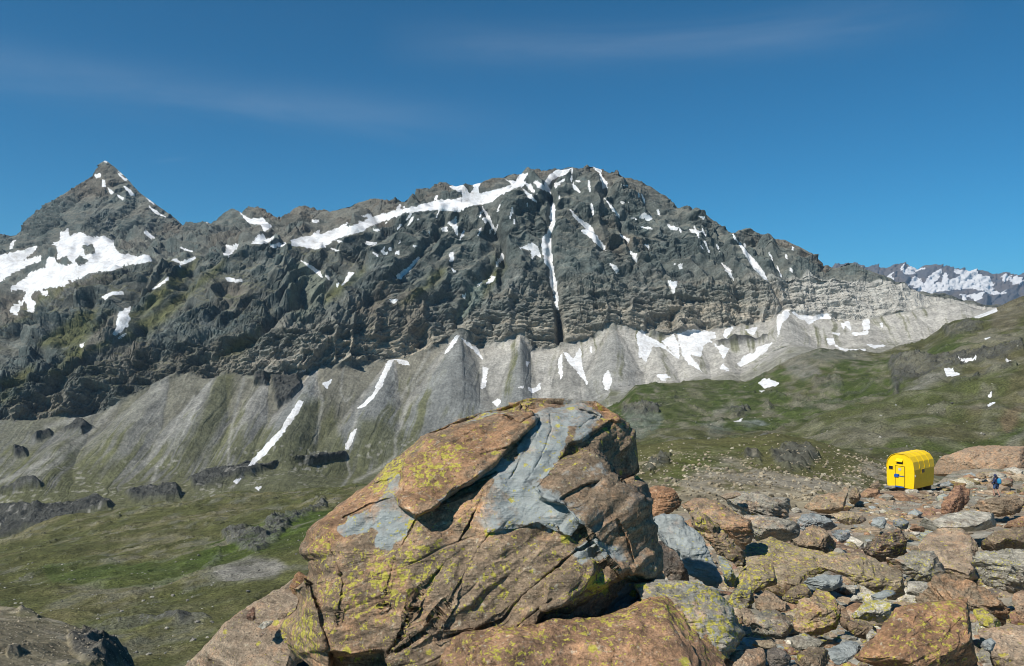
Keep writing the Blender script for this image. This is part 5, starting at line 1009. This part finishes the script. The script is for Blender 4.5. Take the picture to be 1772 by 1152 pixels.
bm = bmesh.new(); bm_box(bm, (dx0, -.035, .10), (dx1, -.006, dz1), .008); door = bm_obj('door', bm, M_YEL, hut)
bm = bmesh.new()
for lo, hi in (((dx0-.045, -.03, .08), (dx0-.006, -.005, dz1+.045)), ((dx1+.006, -.03, .08), (dx1+.045, -.005, dz1+.045)), ((dx0-.006, -.03, dz1+.006), (dx1+.006, -.005, dz1+.045))): bm_box(bm, lo, hi)
bm_obj('door_frame', bm, M_SEAM, door)
bm = bmesh.new(); bm_box(bm, (-.14, -.05, 1.42), (.08, -.037, 1.62), .004); bm_obj('door_window', bm, M_GREYP, door)
bm = bmesh.new(); bm_box(bm, (dx0-.1, -.11, .83), (dx0+.28, -.04, 1.06), .02); bm_box(bm, (dx0-.02, -.13, 1.0), (dx0+.34, -.05, 1.12), .02); bm_box(bm, (dx0+.28, -.075, .93), (dx1-.01, -.04, .99), .006); bm_obj('latch', bm, M_BLUE, door)
bm = bmesh.new(); bm_box(bm, (dx0, -.16, .0), (dx1, -.006, .09), .01); bm_obj('threshold', bm, M_BLUE, hut)
def win(x0, x1, z0, z1):
    bm = bmesh.new(); bm_box(bm, (x0-.04, -.03, z0-.04), (x1+.04, -.006, z1+.04), .006); f = bm_obj('window', bm, M_YEL, hut)
    bm = bmesh.new(); bm_box(bm, (x0, -.042, z0), (x1, -.032, z1)); bm_obj('pane', bm, M_BLK, f)
win(-.98, -.63, 1.45, 1.72)
bm = bmesh.new(); bm_box(bm, (-.30, -.03, 1.98), (.20, -.006, 2.2), .005); vent = bm_obj('vent', bm, M_BLK, hut)
bm = bmesh.new()
for q in ((-.34, .24),):
    a = [bm.verts.new(c) for c in ((q[0], -.006, 2.42), (q[1], -.006, 2.42), (q[1], -.22, 2.2), (q[0], -.22, 2.2), (q[0], -.006, 2.36), (q[1], -.006, 2.36), (q[1], -.2, 2.16), (q[0], -.2, 2.16))]
    for f in ((0,1,2,3), (4,7,6,5), (0,4,5,1), (1,5,6,2), (2,6,7,3), (3,7,4,0)): bm.faces.new([a[k] for k in f])
bm_obj('vent_hood', bm, M_YEL, vent)
bm = bmesh.new(); bm_box(bm, (HW*.99+.002, 1.1, 1.22), (HW+.03, 1.75, 1.6), .006); f = bm_obj('window', bm, M_YEL, hut)
bm = bmesh.new(); bm_box(bm, (HW+.032, 1.2, 1.27), (HW+.042, 1.65, 1.55)); bm_obj('pane', bm, M_BLK, f)
bm = bmesh.new()
for yv in (.25, HL/2, HL-.25): bm_box(bm, (-HW*.88, yv-.1, -.45), (HW*.88, yv+.1, -.005), .01)
bm_obj('foundation_beam', bm, M_WOOD, hut)
bm = bmesh.new(); bm_box(bm, (HW+.005, .05, 1.02), (HW+.06, .16, 1.2), .01); bm_obj('bracket', bm, M_GREYP, hut)

# =================================================================== HIKER
M_SKIN = plain('skin', (.42, .24, .17), .6); M_NAVY = plain('navy_jacket_cloth', (.028, .034, .085), .85, 30, .3); M_SHORT = plain('blue_grey_shorts_cloth', (.05, .085, .17), .85, 30, .3); M_PACK = plain('blue_backpack_nylon', (.015, .19, .36), .6, 20, .2); M_BOOT = plain('dark_boot_leather', (.05, .045, .045), .7); M_STRAP = plain('dark_strap', (.02, .02, .025), .8)
def skin_obj(name, verts, edges, rad, mat, parent, root=0, sub=2):
    me = bpy.data.meshes.new(name); me.from_pydata(verts, edges, []); o = link(name, me, parent)
    m = o.modifiers.new('skin', 'SKIN'); m.use_smooth_shade = True
    for i, r in enumerate(rad):
        d = me.skin_vertices[0].data[i]; d.radius = (r, r) if not isinstance(r, tuple) else r; d.use_root = (i == root)
    s = o.modifiers.new('subdivision', 'SUBSURF'); s.levels = sub; s.render_levels = sub
    me.materials.append(mat); return o
PD = 60.0; pp = Vector(((1723.5-CX)/F*PD, PD, (HY-860)/F*PD))
# local frame: +X is the way the hiker walks; the figure is turned to walk towards the left and a little away
per = [(0, 0, .95), (-.01, 0, 1.12), (.0, 0, 1.32), (.03, 0, 1.46), (.06, 0, 1.54), (.075, 0, 1.63), (.08, 0, 1.71),
       (-.0, .10, .92), (.14, .11, .52), (.04, .11, .12), (.16, .12, .045),
       (-.0, -.10, .92), (-.06, -.11, .50), (-.22, -.11, .13), (-.11, -.12, .05),
       (.01, .20, 1.40), (.05, .27, 1.13), (.22, .22, 1.0), (.30, .20, .98),
       (.01, -.20, 1.40), (-.03, -.28, 1.12), (.12, -.25, .93), (.20, -.23, .90)]
ped = [(0, 1), (1, 2), (2, 3), (3, 4), (4, 5), (5, 6), (0, 7), (7, 8), (8, 9), (9, 10), (0, 11), (11, 12), (12, 13), (13, 14), (2, 15), (15, 16), (16, 17), (17, 18), (2, 19), (19, 20), (20, 21), (21, 22)]
prad = [.13, .12, .14, .07, .055, .095, .085, .085, .06, .042, .04, .085, .06, .042, .04, .06, .045, .035, .03, .06, .045, .035, .03]
person = skin_obj('person', per, ped, prad, M_SKIN, None)
person.location = pp; person.rotation_euler = (0, 0, R(152)-yaw)
tag(person, 'hiker in dark jacket and shorts walking across the stones right of the hut', 'person')
skin_obj('jacket', [(0, 0, .90), (-.01, 0, 1.12), (.0, 0, 1.34), (.03, 0, 1.45), (.01, .20, 1.40), (.05, .27, 1.13), (.21, .225, 1.01), (.01, -.20, 1.40), (-.03, -.28, 1.12), (.11, -.25, .94)], [(0, 1), (1, 2), (2, 3), (2, 4), (4, 5), (5, 6), (2, 7), (7, 8), (8, 9)], [.17, .165, .175, .09, .085, .07, .055, .085, .07, .055], M_NAVY, person)
skin_obj('hood', [(.045, 0, 1.50), (.06, 0, 1.62), (.06, 0, 1.72)], [(0, 1), (1, 2)], [.10, .125, .10], M_NAVY, person)
skin_obj('shorts', [(0, 0, .94), (0, .10, .88), (.11, .11, .60), (0, -.10, .88), (-.05, -.11, .58)], [(0, 1), (1, 2), (0, 3), (3, 4)], [.16, .12, .095, .12, .095], M_SHORT, person)
for a, b in (((.02, .11, .06), (.17, .12, .05)), ((-.23, -.11, .07), (-.10, -.12, .05))):
    skin_obj('boot', [(a[0], a[1], .16), a, b], [(0, 1), (1, 2)], [.06, .062, .05], M_BOOT, person, 1)
pk = skin_obj('backpack', [(-.22, 0, 1.0), (-.24, 0, 1.2), (-.20, 0, 1.46)], [(0, 1), (1, 2)], [(.12, .16), (.125, .17), (.10, .14)], M_PACK, None)
pk.location = person.location; pk.rotation_euler = person.rotation_euler
tag(pk, 'bright blue backpack worn by the hiker in the dark jacket', 'backpack')
for s in (.1, -.1):
    bm = bmesh.new()
    P_ = [(-.16, s, 1.44), (0, s*1.3, 1.53), (.15, s*1.3, 1.42), (.17, s*1.3, 1.22), (.02, s*2, 1.05), (-.18, s, 1.04)]
    for a, b in zip(P_, P_[1:]): bm_tube(bm, a, b, .022, n=8)
    bm_obj('shoulder_strap', bm, M_STRAP, pk)
